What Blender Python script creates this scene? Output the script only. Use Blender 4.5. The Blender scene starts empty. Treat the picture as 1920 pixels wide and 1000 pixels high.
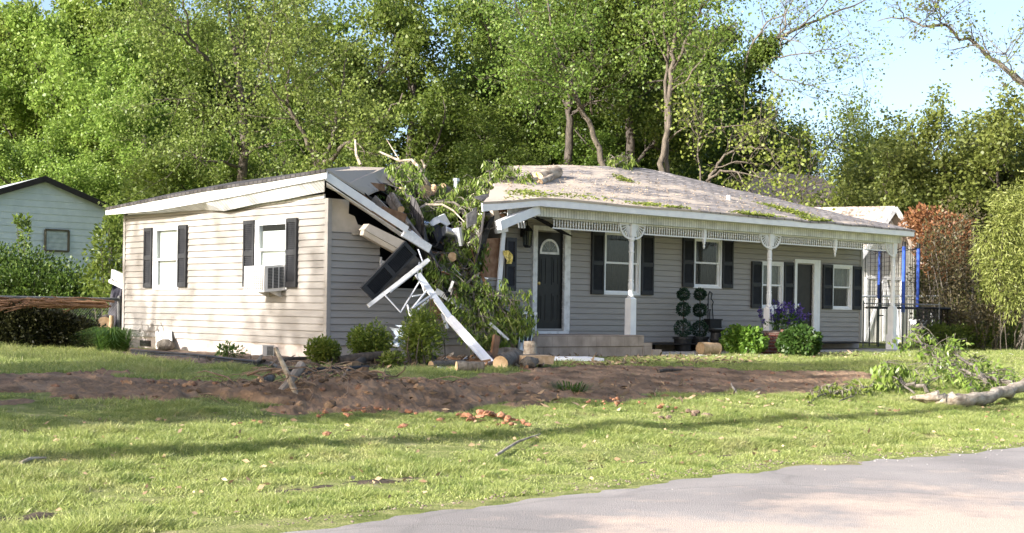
import bpy, bmesh, math, random
import numpy as np
from mathutils import Vector, Matrix
# ------------------------------------------------------------------ camera, sky, sun, exposure
F, YC, RO, YAW, AX, AY, ZC = 2713.58, 582.79, 0.015, 0.7334, -3.1712, 24.8024, 0.8806
SC = bpy.context.scene
COL = SC.collection
cam = bpy.data.cameras.new('camera'); camo = bpy.data.objects.new('camera', cam); COL.objects.link(camo)
cam.sensor_width = 36.0; cam.lens = 36.0 * F / 1920.0
cam.shift_y = (YC - 500.0) / 1920.0
cam.clip_start = 0.1; cam.clip_end = 2000
cr, sr = math.cos(RO), math.sin(RO)
M = Matrix(((cr, -sr, 0, 0), (0, 0, -1, 0), (sr, cr, 0, ZC), (0, 0, 0, 1)))
camo.matrix_world = M
SC.camera = camo
SUN_EL, SUN_X, SUN_Y = 22.0, -0.765, -0.643
w = bpy.data.worlds.new('World'); SC.world = w; w.use_nodes = True
nt = w.node_tree; bg = nt.nodes['Background']
sky = nt.nodes.new('ShaderNodeTexSky'); sky.sky_type = 'NISHITA'; sky.sun_disc = False
sky.sun_elevation = math.radians(SUN_EL); sky.sun_rotation = math.atan2(SUN_X, SUN_Y)
sky.air_density = 0.75; sky.dust_density = 2.5; sky.ozone_density = 0.8
nt.links.new(sky.outputs[0], bg.inputs[0]); bg.inputs[1].default_value = 0.14
sl = bpy.data.lights.new('sun', 'SUN'); sl.energy = 5.0; sl.angle = math.radians(0.6); sl.color = (1, 0.965, 0.915)
so = bpy.data.objects.new('sun', sl); COL.objects.link(so)
ce = math.cos(math.radians(SUN_EL))
so.rotation_euler = Vector((SUN_X * ce, SUN_Y * ce, math.sin(math.radians(SUN_EL)))).to_track_quat('Z', 'Y').to_euler()
so.location = (-30, -20, 30)
SC.view_settings.view_transform = 'Standard'; SC.view_settings.look = 'None'
SC.view_settings.exposure = 1.30; SC.view_settings.gamma = 1
SC.cycles.max_bounces = 10; SC.cycles.transparent_max_bounces = 12; SC.cycles.diffuse_bounces = 5
SC.cycles.glossy_bounces = 2; SC.cycles.transmission_bounces = 8
SC.cycles.use_denoising = True

# ------------------------------------------------------------------ frames: house coords (t along the front, d into the house, z up)
R = np.array([math.cos(YAW), math.sin(YAW), 0.0]); L = np.array([-math.sin(YAW), math.cos(YAW), 0.0]); A = np.array([AX, AY, 0.0])
def h2w(p): return tuple(A + p[0] * R + p[1] * L + np.array([0, 0, p[2]]))
def w2h(p):
    q = np.array(p, float) - A
    return np.array([q @ R, q @ L, q[2]])
def ray(px, py):
    u = (px - 960) / F; v = -(py - YC) / F
    return np.array([u * cr - v * sr, 1.0, u * sr + v * cr])
CH = w2h([0, 0, ZC])
def rh(px, py):
    r = ray(px, py); return np.array([r @ R, r @ L, r[2]])
def hd(px, py, d): r = rh(px, py); return CH + r * (d - CH[1]) / r[1]      # point of the plane d = const
def ht(px, py, t): r = rh(px, py); return CH + r * (t - CH[0]) / r[0]      # point of the plane t = const
def hy(px, py, Y): return CH + rh(px, py) * Y                               # point at distance Y
rs = np.random.RandomState(7)
_tab = np.random.RandomState(3).rand(64, 512)
def vn(x, y, seed=0):                                                       # value noise 0..1
    x = np.asarray(x, float); y = np.asarray(y, float)
    xi = np.floor(x).astype(int); yi = np.floor(y).astype(int); fx = x - xi; fy = y - yi
    fx = fx * fx * (3 - 2 * fx); fy = fy * fy * (3 - 2 * fy)
    def g(a, b): return _tab[(a * 7 + b * 13 + seed * 5) % 64, (a * 131 + b * 57 + seed * 17) % 512]
    return (g(xi, yi) * (1 - fx) + g(xi + 1, yi) * fx) * (1 - fy) + (g(xi, yi + 1) * (1 - fx) + g(xi + 1, yi + 1) * fx) * fy
def fbm(x, y, seed=0, o=4):
    s = 0; a = .5
    for i in range(o): s = s + a * vn(np.asarray(x) * 2 ** i, np.asarray(y) * 2 ** i, seed + i); a *= .5
    return s / (1 - .5 ** o)
def G(t, d):                                                                # height of the ground
    t = np.asarray(t, float); d = np.asarray(d, float)
    s = np.clip((-d - 1.5) / 10.0, 0, 1)
    z = -0.62 * s * s * (3 - 2 * s)
    m = np.clip((d + 11.6) / 1.5, 0, 1)
    z = z + m * (fbm(t * .5, d * .5, 3) - .5) * .09 * np.clip((-d) / 4, 0.15, 1)
    ditch = np.exp(-((d + 10.55 + .25 * np.sin(t * .35)) / .28) ** 2) * np.clip(.5 + .7 * np.sin(t * .23 + .9), .0, 1) * .13
    z = z - ditch * (t < 2)
    return z + np.clip((t - 20) / 20, 0, 1) * .15 * np.clip((d + 6) / 6, 0, 1)
def gp(px, py, dz=0.0):
    z = 0.0
    for i in range(60):
        r = rh(px, py); p = CH + r * (z - CH[2]) / r[2]; z = .5 * z + .5 * (float(G(p[0], p[1])) + dz)
    return p
def wp(px, Y): return np.array([(px - 960) / F * Y, Y, 0.0])
def V3(*a): return np.array(a, float)
def nrm(v): v = np.asarray(v, float); return v / max(1e-9, np.linalg.norm(v))

# ------------------------------------------------------------------ materials
def hexlin(r, g, b):
    f = lambda c: ((c / 255 + .055) / 1.055) ** 2.4 if c > 10 else c / 255 / 12.92
    return (f(r), f(g), f(b))
def mat(name, col, col2=None, scale=8, rough=.7, bump=0, bscale=40, spec=.3, metal=0, stretch=(1, 1, 1), detail=5, lo=.35, hi=.65, coords='Object'):
    m = bpy.data.materials.new(name); m.use_nodes = True; n = m.node_tree.nodes; l = m.node_tree.links
    b = n['Principled BSDF']; b.inputs['Roughness'].default_value = rough; b.inputs['Metallic'].default_value = metal
    b.inputs['Specular IOR Level'].default_value = spec; b.inputs['Base Color'].default_value = (*col, 1)
    tc = n.new('ShaderNodeTexCoord'); mp = n.new('ShaderNodeMapping'); mp.inputs['Scale'].default_value = stretch
    l.new(tc.outputs[coords], mp.inputs[0])
    if col2 is not None:
        no = n.new('ShaderNodeTexNoise'); no.inputs['Scale'].default_value = scale; no.inputs['Detail'].default_value = detail
        l.new(mp.outputs[0], no.inputs['Vector'])
        r = n.new('ShaderNodeValToRGB'); r.color_ramp.elements[0].position = lo; r.color_ramp.elements[1].position = hi
        r.color_ramp.elements[0].color = (*col, 1); r.color_ramp.elements[1].color = (*col2, 1)
        l.new(no.outputs['Fac'], r.inputs[0]); l.new(r.outputs[0], b.inputs['Base Color'])
    if bump:
        n2 = n.new('ShaderNodeTexNoise'); n2.inputs['Scale'].default_value = bscale; n2.inputs['Detail'].default_value = 4
        l.new(mp.outputs[0], n2.inputs['Vector'])
        bp = n.new('ShaderNodeBump'); bp.inputs['Strength'].default_value = bump; bp.inputs['Distance'].default_value = .02
        l.new(n2.outputs['Fac'], bp.inputs['Height']); l.new(bp.outputs[0], b.inputs['Normal'])
    return m
def leafmat(name, c1, c2, c3=None, trans=.4, rough=.45):
    m = bpy.data.materials.new(name); m.use_nodes = True; n = m.node_tree.nodes; l = m.node_tree.links
    b = n['Principled BSDF']; b.inputs['Roughness'].default_value = rough; b.inputs['Specular IOR Level'].default_value = .35
    ge = n.new('ShaderNodeNewGeometry'); r = n.new('ShaderNodeValToRGB')
    r.color_ramp.elements[0].color = (*c1, 1); r.color_ramp.elements[1].color = (*c2, 1)
    if c3 is not None:
        e = r.color_ramp.elements.new(.93); e.color = (*c2, 1); r.color_ramp.elements[2].color = (*c3, 1)
    oi = n.new('ShaderNodeObjectInfo'); hs = n.new('ShaderNodeHueSaturation')
    mr = n.new('ShaderNodeMapRange'); mr.inputs[3].default_value = .85; mr.inputs[4].default_value = 1.15
    l.new(oi.outputs['Random'], mr.inputs[0]); l.new(mr.outputs[0], hs.inputs['Value'])
    mh = n.new('ShaderNodeMapRange'); mh.inputs[3].default_value = .49; mh.inputs[4].default_value = .512
    l.new(oi.outputs['Random'], mh.inputs[0]); l.new(mh.outputs[0], hs.inputs['Hue'])
    l.new(ge.outputs['Random Per Island'], r.inputs[0]); l.new(r.outputs[0], hs.inputs['Color']); l.new(hs.outputs[0], b.inputs['Base Color'])
    tr = n.new('ShaderNodeBsdfTranslucent'); l.new(hs.outputs[0], tr.inputs[0])
    mx = n.new('ShaderNodeMixShader'); mx.inputs[0].default_value = trans
    l.new(b.outputs[0], mx.inputs[1]); l.new(tr.outputs[0], mx.inputs[2]); l.new(mx.outputs[0], n['Material Output'].inputs[0])
    return m
def patchy(m, straw):
    n = m.node_tree.nodes; l = m.node_tree.links; tc = n.new('ShaderNodeTexCoord')
    hs = [x for x in n if x.type == 'HUE_SAT'][0]; outs = [k.to_socket for k in hs.outputs[0].links]
    def fac(sc_, lo, hi, top):
        no = n.new('ShaderNodeTexNoise'); no.inputs['Scale'].default_value = sc_; no.inputs['Detail'].default_value = 8; no.inputs['Roughness'].default_value = .7; l.new(tc.outputs['Object'], no.inputs[0])
        r = n.new('ShaderNodeMapRange'); r.inputs[1].default_value = lo; r.inputs[2].default_value = hi; r.inputs[4].default_value = top; l.new(no.outputs['Fac'], r.inputs[0]); return r.outputs[0]
    a = n.new('ShaderNodeMix'); a.data_type = 'RGBA'; l.new(fac(.9, .52, .72, .6), a.inputs[0]); l.new(hs.outputs[0], a.inputs[6]); a.inputs[7].default_value = (*straw, 1)
    c = n.new('ShaderNodeMix'); c.data_type = 'RGBA'; c.blend_type = 'MULTIPLY'; l.new(fac(2.6, .50, .66, .75), c.inputs[0]); l.new(a.outputs[2], c.inputs[6]); c.inputs[7].default_value = (.34, .50, .27, 1)
    for o in outs: l.new(c.outputs[2], o)
def glassmat(name, tint=(.8, .85, .85), refl=.07):
    m = bpy.data.materials.new(name); m.use_nodes = True; n = m.node_tree.nodes; l = m.node_tree.links
    n.remove(n['Principled BSDF'])
    t = n.new('ShaderNodeBsdfTransparent'); t.inputs[0].default_value = (*tint, 1)
    g = n.new('ShaderNodeBsdfGlossy'); g.inputs['Roughness'].default_value = .05
    mx = n.new('ShaderNodeMixShader'); mx.inputs[0].default_value = refl; l.new(t.outputs[0], mx.inputs[1]); l.new(g.outputs[0], mx.inputs[2])
    l.new(mx.outputs[0], n['Material Output'].inputs[0]); return m

MT = {}
MT['siding'] = mat('siding_vinyl', (.29, .268, .244), (.34, .316, .289), 2.2, .55, bump=.06, bscale=60, stretch=(1, 1, 6), lo=.25, hi=.75)
MT['tan'] = mat('tan_panel', (.42, .36, .29), (.50, .43, .35), 5, .7)
MT['trim'] = mat('white_trim', (.74, .74, .75), (.82, .82, .82), 6, .5)
MT['oldwhite'] = mat('weathered_white', (.55, .54, .52), (.78, .77, .75), 9, .6, lo=.3, hi=.55)
MT['found'] = mat('foundation_paint', (.43, .37, .335), (.52, .46, .42), 7, .85, bump=.3, bscale=50)
MT['blk'] = mat('concrete_block', (.25, .22, .19), (.36, .32, .28), 9, .9, bump=.4, bscale=45)
MT['shutter'] = mat('shutter_charcoal', (.022, .023, .026), (.032, .032, .034), 12, .55)
MT['door'] = mat('door_black', (.012, .012, .013), (.018, .018, .018), 6, .4)
MT['door2'] = mat('door_brown_black', (.022, .019, .016), (.03, .026, .022), 6, .5)
MT['glass'] = glassmat('window_glass'); MT['glassdark'] = glassmat('lamp_glass', (.5, .52, .5), .05)
MT['blind'] = mat('blind_white', (.75, .74, .70), (.82, .81, .78), 5, .8)
MT['curtain_or_dark'] = mat('dark_room_sheet', (.030, .030, .028), (.055, .055, .05), 10, .9, stretch=(6, 6, 1))  # near-black sheet painting the dark room behind the porch panes
MT['sheer'] = mat('sheer_curtain', (.22, .22, .20), (.34, .34, .31), 10, .9, stretch=(6, 6, 1))
MT['dark'] = mat('dark_interior', (.012, .010, .009), (.02, .018, .016), 4, .95)
MT['rafter'] = mat('old_wood', (.16, .085, .045), (.28, .16, .09), 8, .85, stretch=(1, 1, 1), bump=.3)
MT['greywood'] = mat('grey_wood', (.20, .17, .14), (.32, .28, .24), 10, .85, bump=.3)
MT['metal'] = mat('bare_metal', (.62, .64, .67), (.75, .76, .78), 5, .32, metal=.9)
MT['alum'] = mat('aluminium_white', (.66, .66, .67), (.78, .78, .78), 20, .4)
MT['blackmetal'] = mat('black_iron', (.012, .012, .012), (.02, .02, .02), 20, .5)
MT['plastic'] = mat('black_plastic', (.018, .018, .02), (.03, .03, .033), 10, .45)
MT['bark'] = mat('bark_grey', (.10, .085, .068), (.20, .175, .145), 6, .95, bump=.9, bscale=22, stretch=(3, 3, .7))
MT['barkdark'] = mat('bark_dark', (.055, .046, .038), (.115, .095, .078), 6, .95, bump=.9, bscale=22, stretch=(3, 3, .7))
MT['trunk'] = mat('bark_brown', (.07, .058, .045), (.15, .125, .098), 6, .95, bump=.9, bscale=22, stretch=(3, 3, .7))
MT['barkpale'] = mat('bark_pale', (.22, .17, .125), (.50, .43, .34), 4, .9, bump=1.0, bscale=14, stretch=(1, 2.5, 2.5), detail=8)
MT['wood'] = mat('fresh_cut_wood', (.46, .30, .16), (.62, .44, .27), 14, .8)
MT['purple'] = leafmat('salvia_purple', (.06, .035, .20), (.13, .08, .34), trans=.2)
MT['brick'] = None
MT['blue'] = mat('blue_foam', (.035, .085, .40), (.05, .12, .48), 9, .55)
MT['ac'] = mat('ac_white', (.72, .70, .66), (.80, .78, .75), 6, .5)
MT['acgrille'] = mat('ac_grille', (.18, .18, .18), (.26, .26, .25), 30, .6)
MT['yellow'] = mat('yellow_insulation', (.62, .50, .13), (.72, .62, .25), 12, .95, bump=.6)
MT['poly'] = mat('pale_plastic', (.62, .62, .58), (.74, .74, .71), 9, .35)
MT['blueplastic'] = mat('blue_white_plastic', (.50, .60, .68), (.74, .80, .84), 9, .4, bump=.4, bscale=14)
MT['clay'] = mat('red_clay', (.27, .12, .065), (.42, .21, .125), 9, .95, bump=.8, bscale=25)
MT['soil'] = mat('soil', (.12, .078, .047), (.345, .228, .14), 1.9, 1, bump=1.0, bscale=22, detail=10, lo=.34, hi=.66)
def claymix(m):
    n = m.node_tree.nodes; l = m.node_tree.links; b = n['Principled BSDF']; old = b.inputs['Base Color'].links[0].from_socket; tc = n.new('ShaderNodeTexCoord')
    no = n.new('ShaderNodeTexNoise'); no.inputs['Scale'].default_value = .7; no.inputs['Detail'].default_value = 9; no.inputs['Roughness'].default_value = .7; l.new(tc.outputs['Object'], no.inputs[0])
    r = n.new('ShaderNodeMapRange'); r.inputs[1].default_value = .53; r.inputs[2].default_value = .66; r.inputs[4].default_value = .55; l.new(no.outputs['Fac'], r.inputs[0])
    mx = n.new('ShaderNodeMix'); mx.data_type = 'RGBA'; l.new(r.outputs[0], mx.inputs[0]); l.new(old, mx.inputs[6]); mx.inputs[7].default_value = (.37, .215, .13, 1); l.new(mx.outputs[2], b.inputs['Base Color'])
claymix(MT['soil'])
MT['mulch'] = mat('mulch', (.11, .072, .048), (.26, .19, .14), 9, 1, bump=1, bscale=30, detail=8)
MT['neighbor'] = mat('pale_blue_clapboard', (.48, .56, .56), (.55, .63, .63), 3, .7)
MT['shedwall'] = mat('cream_wall', (.68, .65, .57), (.76, .73, .66), 3, .8)
MT['shedroof'] = mat('shed_roof_tan', (.36, .29, .24), (.48, .40, .34), 2.5, .9, stretch=(1, 6, 1))
MT['farroof'] = mat('far_roof_brown', (.36, .27, .215), (.46, .36, .295), 4, .95)
MT['darktrim'] = mat('dark_trim', (.018, .016, .015), (.03, .027, .025), 5, .7)
MT['wire'] = mat('galvanised_wire', (.16, .16, .155), (.24, .24, .235), 9, .6)
MT['tarp'] = mat('dark_tarp', (.035, .035, .045), (.07, .065, .08), 4, .6)
MT['urn'] = mat('urn_black', (.016, .016, .018), (.03, .03, .03), 14, .5)
MT['ply'] = mat('torn_plywood', (.24, .13, .075), (.36, .22, .14), 9, .85, bump=.3)
MT['shred'] = mat('torn_felt', (.03, .03, .032), (.08, .075, .07), 9, .9, bump=.4)

def brickmat(name, c1, c2, mortar, sx, sz, axes='xz', ms=.02, rough=.9, off=.5, litter=None):
    m = bpy.data.materials.new(name); m.use_nodes = True; n = m.node_tree.nodes; l = m.node_tree.links
    b = n['Principled BSDF']; b.inputs['Roughness'].default_value = rough; b.inputs['Specular IOR Level'].default_value = .2
    tc = n.new('ShaderNodeTexCoord'); sp = n.new('ShaderNodeSeparateXYZ'); cb = n.new('ShaderNodeCombineXYZ')
    l.new(tc.outputs['Object'], sp.inputs[0]); l.new(sp.outputs['XYZ'.index(axes[0].upper())], cb.inputs[0]); l.new(sp.outputs['XYZ'.index(axes[1].upper())], cb.inputs[1])
    br = n.new('ShaderNodeTexBrick'); br.inputs['Color1'].default_value = (*c1, 1); br.inputs['Color2'].default_value = (*c2, 1); br.inputs['Mortar'].default_value = (*mortar, 1)
    br.inputs['Scale'].default_value = 1; br.inputs['Brick Width'].default_value = sx; br.inputs['Row Height'].default_value = sz; br.inputs['Mortar Size'].default_value = ms
    br.offset = off; l.new(cb.outputs[0], br.inputs['Vector'])
    no = n.new('ShaderNodeTexNoise'); no.inputs['Scale'].default_value = 4; no.inputs['Detail'].default_value = 6; l.new(tc.outputs['Object'], no.inputs['Vector'])
    mr = n.new('ShaderNodeMapRange'); mr.inputs[1].default_value = .3; mr.inputs[2].default_value = .7; mr.inputs[3].default_value = .75; mr.inputs[4].default_value = 1.25
    l.new(no.outputs['Fac'], mr.inputs[0])
    hs = n.new('ShaderNodeHueSaturation'); l.new(mr.outputs[0], hs.inputs['Value']); l.new(br.outputs['Color'], hs.inputs['Color'])
    out = hs.outputs[0]
    if litter is not None:                                                   # sawdust lying on it
        n3 = n.new('ShaderNodeTexNoise'); n3.inputs['Scale'].default_value = 1.1; n3.inputs['Detail'].default_value = 10; n3.inputs['Roughness'].default_value = .75
        mp = n.new('ShaderNodeMapping'); mp.inputs['Scale'].default_value = (.6, 1.6, 1.6); l.new(tc.outputs['Object'], mp.inputs[0]); l.new(mp.outputs[0], n3.inputs['Vector'])
        gx = n.new('ShaderNodeMapRange'); gx.inputs[1].default_value = litter[0]; gx.inputs[2].default_value = litter[1]; gx.inputs[3].default_value = litter[2]; gx.inputs[4].default_value = litter[3]
        l.new(sp.outputs[0], gx.inputs[0])
        a = n.new('ShaderNodeMath'); a.operation = 'ADD'; l.new(n3.outputs['Fac'], a.inputs[0]); l.new(gx.outputs[0], a.inputs[1])
        r = n.new('ShaderNodeMapRange'); r.inputs[1].default_value = .50; r.inputs[2].default_value = .60; l.new(a.outputs[0], r.inputs[0])
        mx = n.new('ShaderNodeMix'); mx.data_type = 'RGBA'; l.new(r.outputs[0], mx.inputs[0]); l.new(out, mx.inputs[6]); mx.inputs[7].default_value = (.46, .385, .31, 1); out = mx.outputs[2]
    l.new(out, b.inputs['Base Color'])
    bp = n.new('ShaderNodeBump'); bp.inputs['Strength'].default_value = .5; bp.inputs['Distance'].default_value = .01; l.new(br.outputs['Fac'], bp.inputs['Height']); bp.invert = True
    l.new(bp.outputs[0], b.inputs['Normal'])
    return m
MT['brick'] = brickmat('red_brick', (.16, .055, .04), (.11, .04, .03), (.20, .15, .12), .22, .075, ms=.008)
MT['shingle'] = brickmat('roof_shingle', (.30, .27, .255), (.24, .215, .205), (.10, .09, .085), .32, .15, 'xy', ms=.018, litter=(4.5, 14.5, .16, -.07))
MT['shingle_tan'] = brickmat('roof_shingle_dusty', (.20, .175, .165), (.15, .13, .125), (.05, .045, .043), .32, .15, 'xy', ms=.014, litter=(0, 6.0, .20, .14))
MT['shingle_dark'] = brickmat('roof_shingle_old', (.10, .092, .09), (.07, .065, .064), (.025, .024, .024), .32, .15, 'xy', ms=.014)
MT['shingle_red'] = brickmat('roof_shingle_brown', (.15, .10, .09), (.12, .085, .08), (.05, .04, .04), .12, .15, 'xz', ms=.008)
MT['soffit'] = brickmat('grooved_soffit', (.66, .66, .62), (.64, .64, .60), (.34, .34, .32), .075, 50, 'xz', ms=.006, off=0)
MT['soffit_side'] = brickmat('grooved_soffit_side', (.74, .74, .74), (.72, .72, .72), (.40, .40, .40), .09, 50, 'yz', ms=.006, off=0)

LF = {}
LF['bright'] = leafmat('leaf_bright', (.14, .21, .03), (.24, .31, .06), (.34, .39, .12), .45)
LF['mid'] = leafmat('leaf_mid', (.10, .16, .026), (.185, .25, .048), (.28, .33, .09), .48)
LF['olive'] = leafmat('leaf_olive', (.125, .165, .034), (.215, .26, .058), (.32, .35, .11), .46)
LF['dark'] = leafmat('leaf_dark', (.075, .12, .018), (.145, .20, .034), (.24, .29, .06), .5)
LF['yellow'] = leafmat('leaf_yellowgreen', (.15, .20, .03), (.26, .30, .06), (.34, .36, .10), .42)
LF['fallen'] = leafmat('leaf_fallen', (.13, .20, .03), (.26, .32, .07), (.42, .44, .17), .42, .35)
LF['shrub'] = leafmat('leaf_shrub', (.11, .17, .022), (.20, .25, .04), (.29, .31, .07), .42)
LF['topiary'] = leafmat('leaf_topiary', (.008, .028, .014), (.02, .055, .026), (.05, .10, .05), .2)
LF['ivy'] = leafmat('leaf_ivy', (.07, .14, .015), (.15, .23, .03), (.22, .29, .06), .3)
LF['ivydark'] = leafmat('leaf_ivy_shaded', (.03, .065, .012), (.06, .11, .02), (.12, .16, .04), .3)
LF['round'] = leafmat('leaf_round', (.13, .17, .035), (.22, .26, .06), (.32, .35, .11), .45)
LF['hedge'] = leafmat('leaf_hedge', (.04, .085, .016), (.10, .165, .028), (.20, .26, .06), .40)
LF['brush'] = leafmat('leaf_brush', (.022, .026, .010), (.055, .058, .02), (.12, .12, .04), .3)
LF['red'] = leafmat('leaf_red', (.20, .085, .04), (.32, .165, .07), (.15, .17, .05), .35)
LF['vine'] = leafmat('leaf_vine', (.07, .055, .03), (.12, .10, .045), (.12, .15, .04), .3)
LF['willow'] = leafmat('leaf_willow', (.20, .24, .05), (.32, .35, .10), (.42, .43, .18), .42)
LF['grass'] = leafmat('grass_blade', (.25, .298, .073), (.42, .45, .16), (.62, .57, .34), .42)
LF['tuft'] = leafmat('grass_tuft', (.05, .11, .018), (.10, .18, .03), (.16, .22, .05), .35)

patchy(LF['grass'], (.56, .49, .27))
# ------------------------------------------------------------------ mesh helpers
class MB:
    def __init__(s): s.v = []; s.f = []; s.m = []; s.mi = 0
    def add(s, vs, fs):
        o = len(s.v); s.v.extend([tuple(map(float, p)) for p in vs])
        for f in fs: s.f.append([i + o for i in f]); s.m.append(s.mi)
        return s
    def box(s, a, b):
        x0, y0, z0 = [min(a[i], b[i]) for i in range(3)]; x1, y1, z1 = [max(a[i], b[i]) for i in range(3)]
        return s.add([(x0, y0, z0), (x1, y0, z0), (x1, y1, z0), (x0, y1, z0), (x0, y0, z1), (x1, y0, z1), (x1, y1, z1), (x0, y1, z1)],
                     [(3, 2, 1, 0), (4, 5, 6, 7), (0, 1, 5, 4), (1, 2, 6, 5), (2, 3, 7, 6), (3, 0, 4, 7)])
    def bar(s, p, q, wd, th, side=(0, 0, 1)):
        p = V3(*p); q = V3(*q); ax = nrm(q - p); u = V3(*side); u = u - ax * (u @ ax)
        if np.linalg.norm(u) < 1e-4: u = V3(1, 0, 0) - ax * ax[0]
        u = nrm(u); v = np.cross(ax, u); a = u * wd / 2; b = v * th / 2
        return s.add([p - a - b, p + a - b, p + a + b, p - a + b, q - a - b, q + a - b, q + a + b, q - a + b],
                     [(3, 2, 1, 0), (4, 5, 6, 7), (0, 1, 5, 4), (1, 2, 6, 5), (2, 3, 7, 6), (3, 0, 4, 7)])
    def tube(s, pts, rad, n=6, cap=True):
        pts = [V3(*p) for p in pts]; k = len(pts)
        if not hasattr(rad, '__len__'): rad = [rad] * k
        o = []; t = nrm(pts[1] - pts[0]); u = np.cross(t, (0, 0, 1) if abs(t[2]) < .9 else (1, 0, 0)); u = nrm(u)
        for i in range(k):
            t = nrm(pts[min(i + 1, k - 1)] - pts[max(i - 1, 0)]); u = nrm(u - t * (u @ t)); v = np.cross(t, u)
            for j in range(n):
                a = 2 * math.pi * j / n; o.append(pts[i] + rad[i] * (math.cos(a) * u + math.sin(a) * v))
        fs = [(i * n + j, i * n + (j + 1) % n, (i + 1) * n + (j + 1) % n, (i + 1) * n + j) for i in range(k - 1) for j in range(n)]
        if cap: fs += [tuple(range(n - 1, -1, -1)), tuple(range((k - 1) * n, k * n))]
        return s.add(o, fs)
    def lathe(s, c, prof, n=12):
        o = []
        for r, z in prof:
            for j in range(n): a = 2 * math.pi * j / n; o.append((c[0] + r * math.cos(a), c[1] + r * math.sin(a), c[2] + z))
        k = len(prof); fs = [(i * n + j, i * n + (j + 1) % n, (i + 1) * n + (j + 1) % n, (i + 1) * n + j) for i in range(k - 1) for j in range(n)]
        fs += [tuple(range(n - 1, -1, -1)), tuple(range((k - 1) * n, k * n))]
        return s.add(o, fs)
    def prism(s, pts, th):
        pts = [V3(*p) for p in pts]; th = V3(*th); n = len(pts)
        fs = [tuple(range(n)), tuple(range(2 * n - 1, n - 1, -1))] + [(i, i + n, (i + 1) % n + n, (i + 1) % n) for i in range(n)]
        return s.add(pts + [p + th for p in pts], fs)
    def poly(s, pts): return s.add(pts, [tuple(range(len(pts)))])
    def grid(s, fn, nu, nv):
        return s.add([fn(i / nu, j / nv) for i in range(nu + 1) for j in range(nv + 1)],
                     [(i * (nv + 1) + j, (i + 1) * (nv + 1) + j, (i + 1) * (nv + 1) + j + 1, i * (nv + 1) + j + 1) for i in range(nu) for j in range(nv)])
    def build(s, name, mats, parent=None, off=None, smooth=False):
        if off is None: off = parent['_b'] if parent is not None and parent.get('_b') is not None else (0, 0, 0)
        off = tuple(off)
        me = bpy.data.meshes.new(name)
        me.from_pydata([(x - off[0], y - off[1], z - off[2]) for x, y, z in s.v], [], s.f)
        if not isinstance(mats, (list, tuple)): mats = [mats]
        for m in mats: me.materials.append(m)
        me.polygons.foreach_set('material_index', s.m)
        if smooth: me.polygons.foreach_set('use_smooth', [True] * len(s.f))
        me.update()
        o = bpy.data.objects.new(name, me); COL.objects.link(o)
        if parent is not None: o.parent = parent
        return o
def npmesh(name, V, k, m, parent=None, off=(0, 0, 0)):
    V = np.asarray(V, np.float32) - np.asarray(off, np.float32); n = len(V) // k
    me = bpy.data.meshes.new(name); me.vertices.add(len(V)); me.vertices.foreach_set('co', V.ravel())
    me.loops.add(len(V)); me.loops.foreach_set('vertex_index', np.arange(len(V), dtype=np.int32))
    me.polygons.add(n); me.polygons.foreach_set('loop_start', np.arange(0, len(V), k, dtype=np.int32))
    me.update(calc_edges=True); me.materials.append(m)
    o = bpy.data.objects.new(name, me); COL.objects.link(o)
    if parent is not None: o.parent = parent
    return o
def gridmesh(name, X, Y, Z, m, smooth=True):                                 # structured sheet in world coords
    nu, nv = X.shape; V = np.stack([X, Y, Z], -1).reshape(-1, 3).astype(np.float32)
    i, j = np.meshgrid(np.arange(nu - 1), np.arange(nv - 1), indexing='ij'); a = i * nv + j
    Fc = np.stack([a, a + nv, a + nv + 1, a + 1], -1).reshape(-1, 4).astype(np.int32)
    me = bpy.data.meshes.new(name); me.vertices.add(len(V)); me.vertices.foreach_set('co', V.ravel())
    me.loops.add(Fc.size); me.loops.foreach_set('vertex_index', Fc.ravel()); me.polygons.add(len(Fc))
    me.polygons.foreach_set('loop_start', np.arange(0, Fc.size, 4, dtype=np.int32)); me.polygons.foreach_set('use_smooth', np.full(len(Fc), smooth))
    me.update(calc_edges=True); me.materials.append(m)
    o = bpy.data.objects.new(name, me); COL.objects.link(o); return o
def tag(o, label=None, cat=None, group=None, kind=None):
    if label: o['label'] = label
    if cat: o['category'] = cat
    if group: o['group'] = group
    if kind: o['kind'] = kind
    return o
def thing(name, label, cat, base, group=None, rz=None):                      # Empty at a thing's base; children are given in house coords
    o = bpy.data.objects.new(name, None); COL.objects.link(o); o.empty_display_size = .2
    o.location = h2w(base); o.rotation_euler = (0, 0, YAW if rz is None else rz); o['_b'] = [float(x) for x in base]
    return tag(o, label, cat, group)
def single(mb, name, mats, label, cat, base, group=None, smooth=False):      # a thing that is one mesh
    o = mb.build(name, mats, None, base, smooth); o.location = h2w(base); o.rotation_euler = (0, 0, YAW)
    return tag(o, label, cat, group)
def copytree(src, loc, rz, scale, label=None):
    r = src.copy(); COL.objects.link(r); r.location = loc; r.rotation_euler = (0, 0, rz); r.scale = (scale[0], scale[0], scale[1])
    if label: r['label'] = label
    for ch in list(src.children):
        c = ch.copy(); COL.objects.link(c); c.parent = r
    return r
def unit(rg, n):
    v = rg.normal(size=(n, 3)); return v / np.linalg.norm(v, axis=1, keepdims=True)
def leaves(C, D, ln, wd, rg, fold=.25):                                      # diamond leaves: centres C, directions D
    n = len(C); D = D / np.linalg.norm(D, axis=1, keepdims=True); S = np.cross(D, unit(rg, n)); S /= np.linalg.norm(S, axis=1, keepdims=True) + 1e-9
    N = np.cross(D, S); s = rg.uniform(.65, 1.25, (n, 1)); l = ln * s; ww = wd * s
    m = C + D * l * .45 + N * l * .08
    out = np.stack([C, m + S * ww * .5 - N * ww * fold * .3, C + D * l - N * l * fold * .35, m - S * ww * .5 - N * ww * fold * .3], 1)
    return out.reshape(-1, 3)
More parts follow.
